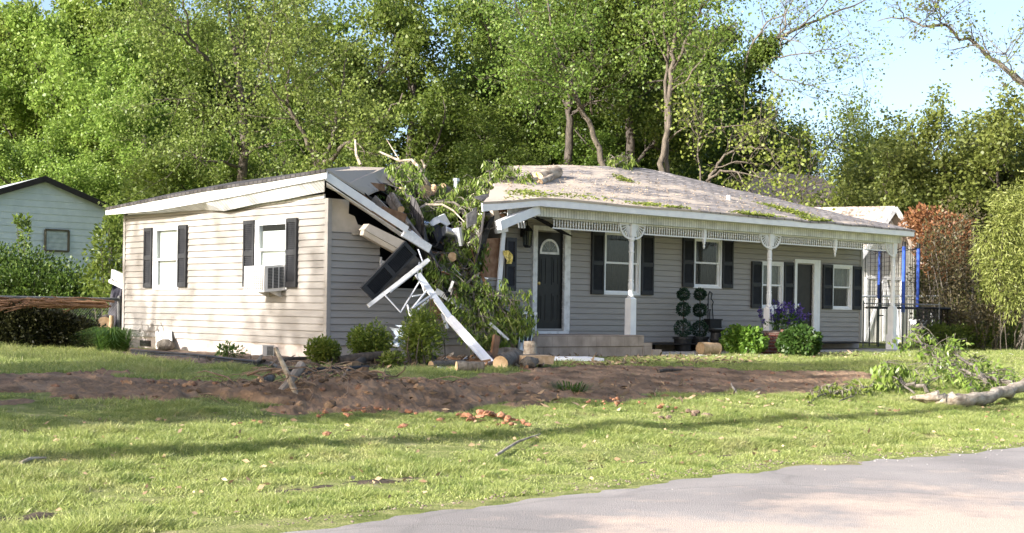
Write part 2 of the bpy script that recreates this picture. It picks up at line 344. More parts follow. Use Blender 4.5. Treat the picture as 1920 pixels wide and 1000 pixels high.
# ------------------------------------------------------------------ vegetation builders
def grow(rg, segs, tips, p, d, ln, r, lv, P):
    n = 5 if lv == 0 else 4; pts = [p]; dd = d.copy()
    for i in range(n):
        dd = nrm(dd + rg.normal(size=3) * P['wig'][lv] + np.array([0, 0, P['up'][lv]])); p = p + dd * ln / n; pts.append(p)
    rad = [r * (1 - .62 * i / n) for i in range(n + 1)]; segs.append((pts, rad, lv))
    if lv == P['max']:
        for i in range(1, n + 1): tips.append((pts[i], dd))
        return
    for c in range(P['k'][lv]):
        f = P['f0'][lv] + (1 - P['f0'][lv]) * (c + rg.rand()) / P['k'][lv]; x = f * n; i = min(int(x), n - 1)
        pos = pts[i] + (pts[i + 1] - pts[i]) * (x - i); ang = math.radians(rg.uniform(*P['ang'][lv])); ax = nrm(pts[i + 1] - pts[i])
        u = nrm(np.cross(ax, rg.normal(size=3))); nd = ax * math.cos(ang) + u * math.sin(ang)
        grow(rg, segs, tips, pos, nd, ln * P['lr'][lv] * rg.uniform(.75, 1.2) * (1.15 - .45 * f if lv == 0 else 1), max(.006, rad[i] * P['rr'][lv]), lv + 1, P)
def tube_segs(mb, segs):
    for pts, rad, lv in segs: mb.tube(pts, rad, (8, 6, 4, 3, 3)[lv], cap=lv < 2)
def tipleaves(tips, per, sig, ln, wd, rg, droop=.3):
    T = np.array([t[0] for t in tips]); C = np.repeat(T, per, 0) + rg.normal(size=(len(T) * per, 3)) * sig
    D = unit(rg, len(C)) + np.array([0, 0, -droop]); return leaves(C, D, ln, wd, rg)
def tree(name, label, cat, loc, seed, P, lm, bm, per, sig, ln, wd, group=None, droop=.3):
    rg = np.random.RandomState(seed); segs = []; tips = []
    grow(rg, segs, tips, V3(0, 0, -.3), nrm(V3(*P.get('lean', (0, 0, 1)))), P['h'], P['r'], 0, P)
    o = bpy.data.objects.new(name, None); COL.objects.link(o); o.location = loc; o['_b'] = [0., 0., 0.]; tag(o, label, cat, group)
    mb = MB(); tube_segs(mb, segs); mb.build('trunk', bm, o, smooth=True)
    npmesh('crown', tipleaves(tips, per, sig, ln, wd, rg, droop), 4, lm, o)
    return o
BROAD = dict(h=11, r=.26, max=3, k=(13, 6, 4), f0=(.22, .25, .2), ang=((40, 80), (30, 65), (25, 70)), lr=(.40, .48, .5), rr=(.42, .5, .5), wig=(.06, .13, .18, .2), up=(.05, .07, .02, -.02))
OPEN = dict(h=11, r=.24, max=3, k=(10, 5, 4), f0=(.3, .3, .25), ang=((30, 65), (30, 60), (25, 65)), lr=(.45, .5, .5), rr=(.5, .55, .5), wig=(.07, .12, .17, .2), up=(.05, .09, .03, .0))
ROUND = dict(h=6.2, r=.26, max=3, k=(13, 6, 5), f0=(.2, .25, .2), ang=((45, 85), (30, 65), (25, 70)), lr=(.55, .5, .5), rr=(.5, .5, .5), wig=(.08, .13, .18, .2), up=(.05, .06, .02, 0))
def line_tree(name, label, cat, px, Y, lines, seed, lm, bm, per, sig, ln, wd, twl=1.6, twn=9, group=None, droop=.2, sub=3, leafy=1.0, thin=.78):
    # limbs read off the photo; each control point is (px, py, extra distance, radius)
    rg = np.random.RandomState(seed); base = V3(*wp(px, Y)); segs = []; tips = []
    P = dict(max=3, k=(0, sub, 3), f0=(0, .2, .2), ang=((0, 0), (30, 65), (25, 70)), lr=(1, .55, .55), rr=(.5, .5, .5), wig=(.1, .15, .2, .2), up=(0, .06, .02, 0))
    for li, line in enumerate(lines):
        pts = []; rad = []
        for (x, y, dy, r) in line: q = ray(x, y) * (Y + dy) + V3(0, 0, ZC); pts.append(q - base); rad.append(r * thin)
        fp = []; fr = []
        for i in range(len(pts) - 1):
            for s in range(4):
                a = s / 4; fp.append(pts[i] * (1 - a) + pts[i + 1] * a + rg.normal(size=3) * .035 * (i + s > 0)); fr.append(rad[i] * (1 - a) + rad[i + 1] * a)
        fp.append(pts[-1]); fr.append(rad[-1]); segs.append((fp, fr, 0))
        for c in range(twn):
            f = rg.uniform(.25 if li else .45, 1) * (len(fp) - 1.01); i = int(f); pos = fp[i] + (fp[i + 1] - fp[i]) * (f - i); ax = nrm(fp[i + 1] - fp[i])
            ang = math.radians(rg.uniform(30, 75)); u = nrm(np.cross(ax, rg.normal(size=3)))
            grow(rg, segs, tips, pos, ax * math.cos(ang) + u * math.sin(ang), twl * rg.uniform(.6, 1.25), max(.012, fr[i] * .4), 1, P)
    o = bpy.data.objects.new(name, None); COL.objects.link(o); o.location = base; o['_b'] = [0., 0., 0.]; tag(o, label, cat, group)
    mb = MB(); tube_segs(mb, segs); mb.build('trunk', bm, o, smooth=True)
    if leafy < 1: tips = [t for t in tips if rg.rand() < leafy]
    npmesh('crown', tipleaves(tips, per, sig, ln, wd, rg, droop), 4, lm, o)
    return o
def blob(ells, n, rg, lump=.35, shell=.55):
    V = np.array([e[1][0] * e[1][1] * e[1][2] for e in ells]); cnt = (n * V ** .67 / (V ** .67).sum()).astype(int) + 1; C = []; D = []
    for (c, r), k in zip(ells, cnt):
        u = unit(rg, k); rr = rg.uniform(shell ** 3, 1, k) ** (1 / 3.)
        m = 1 + lump * (vn(u[:, 0] * 2.3 + 9 + c[0], u[:, 1] * 2.3 + u[:, 2] * 2.3 + c[1], 5) - .5) * 2
        C.append(np.array(c) + u * np.array(r) * (rr * m)[:, None]); D.append(u + rg.normal(size=(k, 3)) * .6)
    return np.concatenate(C), np.concatenate(D)
def bush(name, label, cat, base, ells, n, ln, wd, lm, stems=6, group=None, seed=1, lump=.35, droop=0., bm=None, leafname='foliage', sr=.02, fold=.25, shell=.5):
    rg = np.random.RandomState(seed); o = thing(name, label, cat, base, group)
    C, D = blob(ells, n, rg, lump, shell); D = D + np.array([0, 0, .25 - droop]); C[:, 2] = np.maximum(C[:, 2], base[2] + .02)
    npmesh(leafname, leaves(C, D, ln, wd, rg, fold), 4, lm, o, base)
    if stems:
        mb = MB(); e0 = ells
        for i in range(stems):
            c, r = e0[i % len(e0)]; tgt = np.array(c) + unit(rg, 1)[0] * np.array(r) * .7; b0 = np.array([c[0] * .7 + base[0] * .3, c[1] * .7 + base[1] * .3, base[2] - .05]) + rg.normal(size=3) * .06 * np.array([1, 1, 0])
            md = (b0 + tgt) / 2 + rg.normal(size=3) * .08; mb.tube([b0, md, tgt], [sr, sr * .7, sr * .35], 4)
        mb.build('stem', bm or MT['barkdark'], o)
    return o
def log(name, label, p, q, r, cat='log', group=None, bark=None, n=14, bend=0., r2=None, seed=0, cut=None):
    rg = np.random.RandomState(seed + 5); p = V3(*p); q = V3(*q); mb = MB(); k = 7; pts = []; rad = []
    off = nrm(np.cross(q - p, (0, 0, 1)) + V3(0, 0, .3))
    for i in range(k): a = i / (k - 1); pts.append(p + (q - p) * a + off * bend * math.sin(a * math.pi)); rad.append((r + ((r2 or r * .93) - r) * a) * rg.uniform(.95, 1.06))
    mb.tube(pts, rad, n, cap=False); mb.mi = 1
    for e, s in ((0, -1), (k - 1, 1)):
        ax = nrm(pts[min(e + 1, k - 1)] - pts[max(e - 1, 0)]); u = nrm(np.cross(ax, (0, 0, 1) if abs(ax[2]) < .9 else (1, 0, 0))); v = np.cross(ax, u)
        mb.poly([pts[e] + ax * s * .004 + .97 * rad[e] * (math.cos(2 * math.pi * j / n) * u + math.sin(2 * math.pi * j / n) * v) for j in range(n)])
    return single(mb, name, [bark or MT['bark'], cut or (MT['barkdark'] if cat == 'limb' else MT['wood'])], label, cat, tuple((p + q) / 2), group, smooth=True)
def rock(mb, c, r, seed, sq=(1, 1, .7), sub=2, amp=.35):
    bm = bmesh.new(); bmesh.ops.create_icosphere(bm, subdivisions=sub, radius=1); bm.verts.ensure_lookup_table()
    vs = np.array([v.co[:] for v in bm.verts]); fs = [[v.index for v in f.verts] for f in bm.faces]; bm.free()
    m = 1 + amp * 2 * (vn(vs[:, 0] * 1.7 + seed * 3.1, vs[:, 1] * 1.7 + vs[:, 2] * 2.1 + seed, seed) - .5)
    mb.add(vs * m[:, None] * r * np.array(sq) + np.array(c), fs)
# ================================================================== SETTING
def groundmat():
    m = bpy.data.materials.new('ground_turf'); m.use_nodes = True; n = m.node_tree.nodes; l = m.node_tree.links; b = n['Principled BSDF']
    b.inputs['Roughness'].default_value = 1; b.inputs['Specular IOR Level'].default_value = .1
    tc = n.new('ShaderNodeTexCoord')
    def noise(s, d=6, r=.6):
        x = n.new('ShaderNodeTexNoise'); x.inputs['Scale'].default_value = s; x.inputs['Detail'].default_value = d; x.inputs['Roughness'].default_value = r; l.new(tc.outputs['Object'], x.inputs[0]); return x
    a = noise(3.5, 8, .7); r = n.new('ShaderNodeValToRGB'); e = r.color_ramp.elements
    e[0].position = .34; e[0].color = (.13, .165, .04, 1); e[1].position = .54; e[1].color = (.29, .31, .11, 1); k = e.new(.70); k.color = (.42, .37, .20, 1)
    l.new(a.outputs['Fac'], r.inputs[0])
    c = noise(.35, 6, .7); r2 = n.new('ShaderNodeMapRange'); r2.inputs[1].default_value = .56; r2.inputs[2].default_value = .68; l.new(c.outputs['Fac'], r2.inputs[0])
    mx = n.new('ShaderNodeMix'); mx.data_type = 'RGBA'; l.new(r2.outputs[0], mx.inputs[0]); l.new(r.outputs[0], mx.inputs[6]); mx.inputs[7].default_value = (.33, .27, .15, 1)
    l.new(mx.outputs[2], b.inputs['Base Color'])
    f = noise(45, 4); bp = n.new('ShaderNodeBump'); bp.inputs['Strength'].default_value = 1; bp.inputs['Distance'].default_value = .05; l.new(f.outputs['Fac'], bp.inputs['Height']); l.new(bp.outputs[0], b.inputs['Normal'])
    return m
def axis(segs):
    o = []
    for a, b, s in segs: o += list(np.arange(a, b - 1e-6, s))
    return np.array(o + [segs[-1][1]])
def worldgrid(name, T, D, Zf, m):
    TT, DD = np.meshgrid(T, D, indexing='ij'); Z = Zf(TT, DD)
    return gridmesh(name, AX + TT * R[0] + DD * L[0], AY + TT * R[1] + DD * L[1], Z, m)
gd = worldgrid('ground', axis([(-600, -100, 100), (-100, -24, 4), (-24, 30, .2), (30, 100, 3), (100, 700, 100)]), axis([(-500, -60, 55), (-60, -14, 4), (-14, 10, .16), (10, 70, 2), (70, 700, 70)]), G, groundmat())
tag(gd, kind='structure')
def roadmat():
    m = mat('road_asphalt', (.245, .222, .208), (.36, .325, .302), .55, .9, bump=.5, bscale=90, detail=9); n = m.node_tree.nodes; l = m.node_tree.links; b = n['Principled BSDF']
    old = b.inputs['Base Color'].links[0].from_socket
    g = n.new('ShaderNodeNewGeometry'); dv = n.new('ShaderNodeVectorMath'); dv.operation = 'DOT_PRODUCT'; dv.inputs[1].default_value = tuple(L)
    sub = n.new('ShaderNodeVectorMath'); sub.operation = 'SUBTRACT'; sub.inputs[1].default_value = tuple(A); l.new(g.outputs['Position'], sub.inputs[0]); l.new(sub.outputs[0], dv.inputs[0])
    mr = n.new('ShaderNodeMapRange'); mr.inputs[1].default_value = -12.4; mr.inputs[2].default_value = -15.2; mr.inputs[3].default_value = -.20; mr.inputs[4].default_value = .26; l.new(dv.outputs['Value'], mr.inputs[0])
    no = n.new('ShaderNodeTexNoise'); no.inputs['Scale'].default_value = .9; no.inputs['Detail'].default_value = 9; no.inputs['Roughness'].default_value = .65; l.new(g.outputs['Position'], no.inputs[0])
    a = n.new('ShaderNodeMath'); a.operation = 'ADD'; l.new(no.outputs['Fac'], a.inputs[0]); l.new(mr.outputs[0], a.inputs[1])
    r = n.new('ShaderNodeMapRange'); r.inputs[1].default_value = .48; r.inputs[2].default_value = .68; l.new(a.outputs[0], r.inputs[0])
    mx = n.new('ShaderNodeMix'); mx.data_type = 'RGBA'; l.new(r.outputs[0], mx.inputs[0]); l.new(old, mx.inputs[6]); mx.inputs[7].default_value = (.53, .415, .335, 1)
    sp = n.new('ShaderNodeTexNoise'); sp.inputs['Scale'].default_value = 150; sp.inputs['Detail'].default_value = 2; l.new(g.outputs['Position'], sp.inputs[0])
    sr_ = n.new('ShaderNodeMapRange'); sr_.inputs[1].default_value = .3; sr_.inputs[2].default_value = .7; sr_.inputs[3].default_value = .72; sr_.inputs[4].default_value = 1.25; l.new(sp.outputs['Fac'], sr_.inputs[0])
    hs = n.new('ShaderNodeHueSaturation'); l.new(sr_.outputs[0], hs.inputs['Value']); l.new(mx.outputs[2], hs.inputs['Color'])
    dn = n.new('ShaderNodeTexNoise'); dn.inputs['Scale'].default_value = 1.3; dn.inputs['Detail'].default_value = 5; l.new(g.outputs['Position'], dn.inputs[0])
    mxv = n.new('ShaderNodeMix'); mxv.data_type = 'VECTOR'; mxv.inputs[0].default_value = .35; l.new(g.outputs['Position'], mxv.inputs[4]); l.new(dn.outputs['Color'], mxv.inputs[5])
    vo = n.new('ShaderNodeTexVoronoi'); vo.feature = 'DISTANCE_TO_EDGE'; vo.inputs['Scale'].default_value = .45; l.new(mxv.outputs[1], vo.inputs['Vector'])
    vr = n.new('ShaderNodeMapRange'); vr.inputs[1].default_value = .004; vr.inputs[2].default_value = .016; vr.inputs[3].default_value = .88; vr.inputs[4].default_value = 1; l.new(vo.outputs['Distance'], vr.inputs[0])
    h2 = n.new('ShaderNodeHueSaturation'); l.new(vr.outputs[0], h2.inputs['Value']); l.new(hs.outputs[0], h2.inputs['Color'])
    l.new(h2.outputs[0], b.inputs['Base Color']); return m
def road_edge(t): return np.interp(t, [-20, -12, -9, -6.4, -3.2, 1.7, 8], [-13.2, -12.7, -12.3, -11.93, -11.72, -11.85, -12.0]) + .30 * (fbm(t * 1.6, t * 0, 11) - .5) + .16 * (vn(t * 6, t * 0, 12) - .5)
def build_road():
    T = axis([(-80, -14, 4), (-14, 12, .07), (12, 90, 4)]); E = road_edge(T); U = np.linspace(0, 1, 14)
    TT, UU = np.meshgrid(T, U, indexing='ij'); DD = E[:, None] + (-21.5 - E[:, None]) * UU
    Z = G(TT, DD) + .012 + .03 * np.clip(UU * 8, 0, 1) - .02 * (UU < .001)
    return gridmesh('road', AX + TT * R[0] + DD * L[0], AY + TT * R[1] + DD * L[1], Z, roadmat())
tag(build_road(), kind='structure')

# torn-up soil: its outline is read off the photo onto the ground
SOIL_PX = [(-60, 702), (120, 700), (230, 700), (330, 712), (440, 719), (520, 716), (600, 711), (700, 724), (800, 722), (880, 714), (960, 690), (1080, 682), (1250, 686), (1450, 694), (1600, 696), (1650, 705),
           (1655, 718), (1560, 735), (1420, 742), (1300, 742), (1180, 752), (1060, 758), (960, 772), (850, 784), (740, 782), (600, 782), (500, 775), (400, 761), (250, 760), (100, 762), (-60, 766)]
SOIL = np.array([gp(*p)[:2] for p in SOIL_PX])
def polysd(P, t, d):                                                         # signed distance, positive inside
    t = np.asarray(t, float); d = np.asarray(d, float); best = np.full(t.shape, 1e9); ins = np.zeros(t.shape, bool); n = len(P)
    for i in range(n):
        a = P[i]; b = P[(i + 1) % n]; e = b - a; q = np.clip(((t - a[0]) * e[0] + (d - a[1]) * e[1]) / (e @ e), 0, 1)
        best = np.minimum(best, np.hypot(t - a[0] - q * e[0], d - a[1] - q * e[1]))
        c = (a[1] > d) != (b[1] > d)
        with np.errstate(divide='ignore', invalid='ignore'): ins ^= c & (t < (b[0] - a[0]) * (d - a[1]) / (b[1] - a[1]) + a[0])
    return np.where(ins, best, -best)
def soilsd(t, d): return polysd(SOIL, t, d) + (fbm(t * 1.3, d * 1.3, 21) - .5) * 1.2 - 3.2 * np.clip(fbm(t * .55, d * 1.5, 23) - .58, 0, 1)
ROOTC = gp(575, 745)[:2]
def soilz(t, d):
    s = soilsd(t, d); m = np.clip(s / .35 + .25, 0, 1)
    cl = np.abs(fbm(t * 2.2, d * 4.1, 31, 5) - .5) * .11 + np.abs(fbm(t * 10, d * 12, 33, 4) - .5) * .14 + np.abs(fbm(t * 24, d * 24, 35, 2) - .5) * .05
    big = np.exp(-((t - ROOTC[0]) / 1.7) ** 2 - ((d - ROOTC[1]) / .75) ** 2) * .13 + np.exp(-((t + 2.6) / 1.6) ** 2 - ((d + 5.9) / .6) ** 2) * .12
    rough = .7 + .5 * np.exp(-((t + 3.2) / 2.6) ** 2)
    return G(t, d) - .10 + m * (.09 + cl * rough + big)
sg = worldgrid('bare_soil', np.arange(-13, 10.5, .035), np.arange(-8.6, -1.2, .035), soilz, MT['soil']); tag(sg, kind='structure')
BED = np.array([(-.06, 7.2), (-.06, -.1), (3.9, -.1), (3.9, -2.0), (.4, -2.7), (-2.2, -2.6), (-3.0, -1.2), (-2.9, .6), (-2.3, 3.2), (-1.6, 5.4)])
def bedsd(t, d): return polysd(BED, t, d) + (fbm(t * 1.7, d * 1.7, 41) - .5) * .5
def bedz(t, d): return G(t, d) - .06 + np.clip(bedsd(t, d) / .3 + .3, 0, 1) * (.045 + .06 * fbm(t * 4, d * 4, 43))
bd = worldgrid('mulch_bed', np.arange(-3.6, 4.4, .05), np.arange(-3.2, 7.6, .05), bedz, MT['mulch']); tag(bd, kind='structure')

def ditchm(t, d): return np.exp(-((d + 10.75 + .22 * np.sin(t * .35 + .6)) / .17) ** 2) * np.clip(fbm(t * .9, d * 2.2, 91) * 2.6 - .95, 0, 1) * np.clip((1.0 - t) / 2, 0, 1)
ds = worldgrid('shaded_ditch_soil', np.arange(-12, 2, .04), np.arange(-11.5, -10.0, .03), lambda t, d: G(t, d) - .05 + np.clip(ditchm(t, d) * 2, 0, 1) * (.056 + .05 * (fbm(t * 6, d * 6, 92) - .5)), mat('shaded_ditch_earth', (.045, .034, .022), (.10, .075, .05), 5, 1, bump=1)); tag(ds, kind='structure')  # bare ditch earth, its colour darkened to carry the grass shadows
# lawn grass
def build_grass():
    rg = np.random.RandomState(11); out = []
    for (t0, t1, d0, d1, n, h, wd) in [(-14, 17, -11.9, -6, 1720000, .040, .013), (-14, 21, -7.5, -1.2, 490000, .042, .015), (-11, 0, -3, 9, 160000, .06, .018), (9, 34, -9, 12, 300000, .05, .02), (-30, -6, 6, 14, 20000, .1, .03)]:
        t = rg.uniform(t0, t1, n); d = rg.uniform(d0, d1, n)
        P = A + t[:, None] * R + d[:, None] * L; x = P[:, 0]; y = P[:, 1]
        ok = (np.abs(x) < .40 * y + 1.6) & (y > 8) & ((y < 19) | (rg.rand(n) < (19 / y) ** 1.5))
        dens = fbm(t * 1.9, d * 1.9, 51, 5); ok &= rg.rand(n) < np.clip((dens - .27) * 3.2, .10, 1)
        ok &= soilsd(t, d) < .05 + .25 * (rg.rand(n) < .02) ; ok &= bedsd(t, d) < .05
        ok &= ditchm(t, d) < .05 + .4 * (rg.rand(n) < .25)
        ok &= d > road_edge(t) - .03 - .1 * rg.rand(n) ** 3
        ok &= ~((t > -.1) & (d > -.15) & (t < 17.3)); ok &= ~((t > 4.0) & (t < 7.9) & (d > -.8)); ok &= ~((t > 7.9) & (t < 17.5) & (d > -.32))
        t = t[ok]; d = d[ok]; dn = dens[ok]; n = len(t); z = G(t, d) - .006
        hh = h * rg.uniform(.45, 1.35, n) * (.45 + 1.25 * vn(t * 4.3, d * 4.3, 57) ** 1.5 + .35 * (fbm(t * .9, d * .9, 58) > .58)) * np.clip(.35 + 1.3 * dn + .45 * (vn(t * .8, d * .8, 55) - .5), .4, 1.6) * np.clip((d - road_edge(t)) * .9 + .4, .4, 1)
        B = A + t[:, None] * R + d[:, None] * L; B[:, 2] = z; a = rg.uniform(0, 6.283, n); s = np.stack([np.cos(a), np.sin(a), 0 * a], 1) * (wd * rg.uniform(.6, 1.3, n))[:, None] * .5
        le = rg.normal(size=(n, 2)) * .85; T = B + np.stack([le[:, 0] * hh, le[:, 1] * hh, hh], 1)
        out.append(np.stack([B - s, B + s, T], 1).reshape(-1, 3))
    return npmesh('grass', np.concatenate(out), 3, LF['grass'])
tag(build_grass(), kind='stuff')

# ================================================================== THE DAMAGED HOUSE
H = thing('house', 'long single storey beige sided house crushed in the middle by a fallen tree', 'house', (0, 0, 0))
def siding(mb, ax, c, u0, u1, z0, z1, holes=(), sgn=-1, z00=.236, ex=.122):
    pt = (lambda u, o, z: (u, c + sgn * o, z)) if ax == 'd' else (lambda u, o, z: (c + sgn * o, u, z))
    k = int(math.floor((z0 - z00) / ex))
    while z00 + k * ex < z1 - 1e-6:
        za = max(z0, z00 + k * ex); zb = min(z1, z00 + (k + 1) * ex); zc = z00 + k * ex; k += 1
        cuts = sorted({za, zb} | {h[i] for h in holes for i in (2, 3) if za < h[i] < zb})
        for a, b in zip(cuts[:-1], cuts[1:]):
            iv = [(u0, u1)]
            for h in holes:
                if h[2] < (a + b) / 2 < h[3]: iv = [p for s, e in iv for p in ((s, min(e, h[0])), (max(s, h[1]), e)) if p[1] - p[0] > 1e-4]
            of = lambda z: .021 - .017 * (z - zc) / ex
            for s, e in iv:
                ub = [s] + list(np.arange(math.ceil(s / 1.83) * 1.83 + .4 * (k % 2), e, 3.66)) + [e]
                gv = .011 if abs(b - zc - ex) < 1e-6 else 0                     # the shadow gap under the next course
                mb.add([pt(s, of(a), a), pt(e, of(a), a), pt(e, of(b), b - gv), pt(s, of(b), b - gv)], [(0, 1, 2, 3)])
                if gv: mb.add([pt(s, of(b), b - gv), pt(e, of(b), b - gv), pt(e, -.028, b - gv), pt(s, -.028, b - gv), pt(s, -.028, b), pt(e, -.028, b)], [(0, 1, 2, 3), (3, 2, 5, 4)])
                if abs(a - zc) < 1e-6: mb.add([pt(s, -.028, a), pt(e, -.028, a), pt(e, of(a), a), pt(s, of(a), a)], [(0, 1, 2, 3)])
def span(ax, c, xs, ys):                                                     # pixel box -> (u0,u1,z0,z1) on a house plane
    f = (lambda x, y: hd(x, y, c)) if ax == 'd' else (lambda x, y: ht(x, y, c)); i = 0 if ax == 'd' else 1
    ym = sum(ys) / 2; xm = sum(xs) / 2; u = sorted([f(xs[0], ym)[i], f(xs[1], ym)[i]]); z = sorted([f(xm, ys[0])[2], f(xm, ys[1])[2]])
    return [u[0], u[1], z[0], z[1]]
def fpt(ax, c, sgn=-1): return (lambda u, o, z: (u, c + sgn * o, z)) if ax == 'd' else (lambda u, o, z: (c + sgn * o, u, z))
def fbox(mb, ax, c, u0, u1, o0, o1, z0, z1):
    p = fpt(ax, c); return mb.box(p(u0, o0, z0), p(u1, o1, z1))
def window(ax, c, s, back, lower=True, backm=None, split=None):
    u0, u1, z0, z1 = s; zm = split or (z0 + z1) / 2; fw = .055
    m = MB(); fbox(m, ax, c, u0, u0 + fw, -.10, .035, z0, z1); fbox(m, ax, c, u1 - fw, u1, -.10, .035, z0, z1); fbox(m, ax, c, u0 + fw, u1 - fw, -.10, .033, z1 - fw, z1); fbox(m, ax, c, u0 + fw, u1 - fw, -.10, .038, z0, z0 + fw * .9)
    wn = m.build('window', MT['trim'], H); sw = .04
    for (a, b, o) in ((zm - .02, z1 - fw, .0), (z0 + fw * .9, zm + .02, -.03)):
        q = MB(); fbox(q, ax, c, u0 + fw, u0 + fw + sw, o - .02, o + .012, a, b); fbox(q, ax, c, u1 - fw - sw, u1 - fw, o - .02, o + .012, a, b)
        fbox(q, ax, c, u0 + fw + sw, u1 - fw - sw, o - .02, o + .010, b - sw, b); fbox(q, ax, c, u0 + fw + sw, u1 - fw - sw, o - .02, o + .010, a, a + sw)
        q.build('sash', MT['trim'], wn, (0, 0, 0))
        g = MB(); p = fpt(ax, c); g.poly([p(u0 + fw + sw, o - .006, a + sw), p(u1 - fw - sw, o - .006, a + sw), p(u1 - fw - sw, o - .006, b - sw), p(u0 + fw + sw, o - .006, b - sw)]); g.build('pane', MT['glass'], wn, (0, 0, 0))
    for bz0, bz1, bm_, kind in back:
        g = MB(); p = fpt(ax, c); a0 = z0 + (z1 - z0) * bz0; a1 = z0 + (z1 - z0) * bz1
        if kind == 'blind':
            k = max(1, int((a1 - a0) / .028)); e = u0 + .02; f = u1 - .02
            for i in range(k): zz = a0 + (a1 - a0) * (i + .5) / k; g.poly([p(e, -.085, zz - .016), p(f, -.085, zz - .016), p(f, -.072, zz + .014), p(e, -.072, zz + .014)])
        else:
            k = 26
            g.grid(lambda a, b: p(u0 + .02 + (u1 - u0 - .04) * a, -.12 + .025 * math.sin(a * 40 + 3 * b), a0 + (a1 - a0) * b), k, 1)
        g.build(kind, bm_, wn, (0, 0, 0))
    return wn
def shutter_mb(ax, c, s, o0=.03, off=None):
    u0, u1, z0, z1 = s; m = MB(); w_ = u1 - u0; st = .045; T = o0 + .035
    for a, b in ((u0, u0 + st), (u1 - st, u1)): fbox(m, ax, c, a, b, o0 - .012, T, z0, z1)
    zm = z0 + (z1 - z0) * .5; rails = [(z0, z0 + .09), (zm - .045, zm + .045), (z1 - .075, z1)]
    for a, b in rails: fbox(m, ax, c, u0 + st, u1 - st, o0 - .012, T - .002, a, b)
    fbox(m, ax, c, u0 + st, u1 - st, o0 - .012, o0, z0 + .09, z1 - .075)
    p = fpt(ax, c)
    for a, b in ((z0 + .09, zm - .045), (zm + .045, z1 - .075)):
        k = max(2, int((b - a) / .034))
        for i in range(k):
            za = a + (b - a) * i / k; zb = a + (b - a) * (i + 1) / k
            m.add([p(u0 + st, T - .008, za), p(u1 - st, T - .008, za), p(u1 - st, o0 + .004, zb), p(u0 + st, o0 + .004, zb)], [(0, 1, 2, 3)])
    return m
# openings read off the photo
W1 = span('t', 0., (289.5, 337), (423, 538.5)); W2 = span('t', 0., (480.5, 541), (411.5, 540)); W1[2] = 1.2; W2[2] = 1.2
PD = 1.0235
WA = span('d', PD, (1130.5, 1199.5), (434, 553.5)); WB = span('d', PD, (1299, 1351.5), (446, 541)); WC = span('d', PD, (1425.5, 1467), (491, 579)); WD = span('d', PD, (1558.5, 1596), (497, 581))
DR1 = [hd(1004.8, 500, PD)[0], hd(1056, 500, PD)[0], .495, 2.53]; DR2 = [hd(1491.5, 550, PD)[0], hd(1523.5, 550, PD)[0], .14, 2.15]
BW = [1.10, 3.05, 1.25, 2.28]                                                # the smashed window of the front wall
def inset(s, k=.03): return (s[0] + k, s[1] - k, s[2] + k, s[3] - k)
m = MB(); siding(m, 't', 0., 0.03, 7.40, .236, 2.76, [inset(W1), inset(W2)]); m.build('wall', MT['siding'], H)
m = MB(); siding(m, 'd', 0., 0.03, 4.0, .236, 1.25); siding(m, 'd', 0., .03, 1.10, 1.25, 2.20); siding(m, 'd', 0., 3.45, 3.95, 1.25, 1.5)
m.build('wall', MT['siding'], H)
m = MB(); m.prism([(.03, -.004, 2.20), (1.12, -.004, 2.20), (.95, -.004, 2.30), (.62, -.004, 2.34), (.55, -.004, 2.48), (.42, -.004, 2.52), (.43, -.004, 2.76), (.03, -.004, 2.76)], (0, .03, 0)); m.build('sheathing', MT['tan'], H)
m = MB(); siding(m, 'd', PD, 4.05, 17.19, .236, 2.76, [inset(W) for W in (WA, WB, WC, WD)] + [inset(DR1), inset(DR2)]); m.build('wall', MT['siding'], H)
m = MB(); m.box((4.0, 0, .236), (4.05, PD, 2.6)); siding(m, 't', 17.21, PD, 7.4, .236, 2.76, sgn=1); m.box((.0, 7.4, .236), (17.2, 7.45, 2.9)); m.build('wall', MT['siding'], H)
m = MB()
for (a, b) in (((-.028, -.028, .236), (.055, -.002, 2.76)), ((-.028, -.002, .236), (-.002, .07, 2.76)), ((-.028, 7.34, .236), (0, 7.43, 2.76)), ((17.14, PD - .03, .236), (17.24, PD, 2.76))): m = MB(); m.box(a, b); m.build('corner_trim', MT['siding'], H)
m = MB(); m.box((.012, .02, -.3), (4.05, .15, .235)); m.box((.012, .15, -.3), (.15, 7.41, .235)); m.box((4.05, PD + .012, -.3), (17.18, PD + .15, .235)); m.box((17.05, PD + .15, -.3), (17.18, 7.4, .235)); m.box((4.0, .15, -.3), (4.06, PD + .01, .235)); m.build('foundation', MT['found'], H)
m = MB(); fv = ht(273, 648, 0.01); m.box((-.006, fv[1] - .22, .04), (.011, fv[1] + .22, .16))
for i in range(5): m.box((-.014, fv[1] - .2, .05 + i * .022), (-.007, fv[1] + .2, .058 + i * .022))
m.build('foundation_vent', MT['darktrim'], H)
m = MB(); q = hd(1222, 652, PD); m.box((q[0] - .08, PD + .002, .06), (q[0] + .12, PD + .011, .2)); m.build('foundation_vent', MT['dark'], H)
m = MB(); m.box((.2, .2, .2), (17.0, 7.38, .22)); m.box((4.1, PD + .16, 2.77), (17.0, 7.3, 2.79)); m.box((.2, 2.6, .2), (5.0, 2.66, 2.95)); m.box((1.6, 3.0, 2.9), (3.2, 3.06, 3.45)); m.box((5.0, 1.2, .2), (5.06, 7.3, 2.75)); m.box((.25, 5.2, .22), (4.9, 5.24, 2.9)); m.build('interior_blocker', MT['dark'], H)  # near-black room shell; the attic partition is added to keep the gap dark
window('t', 0., W1, [(.0, 1.0, MT['blind'], 'blind')], split=W1[2] + (W1[3] - W1[2]) * .47)
window('t', 0., W2, [(.0, .84, MT['blind'], 'blind')], split=1.92)
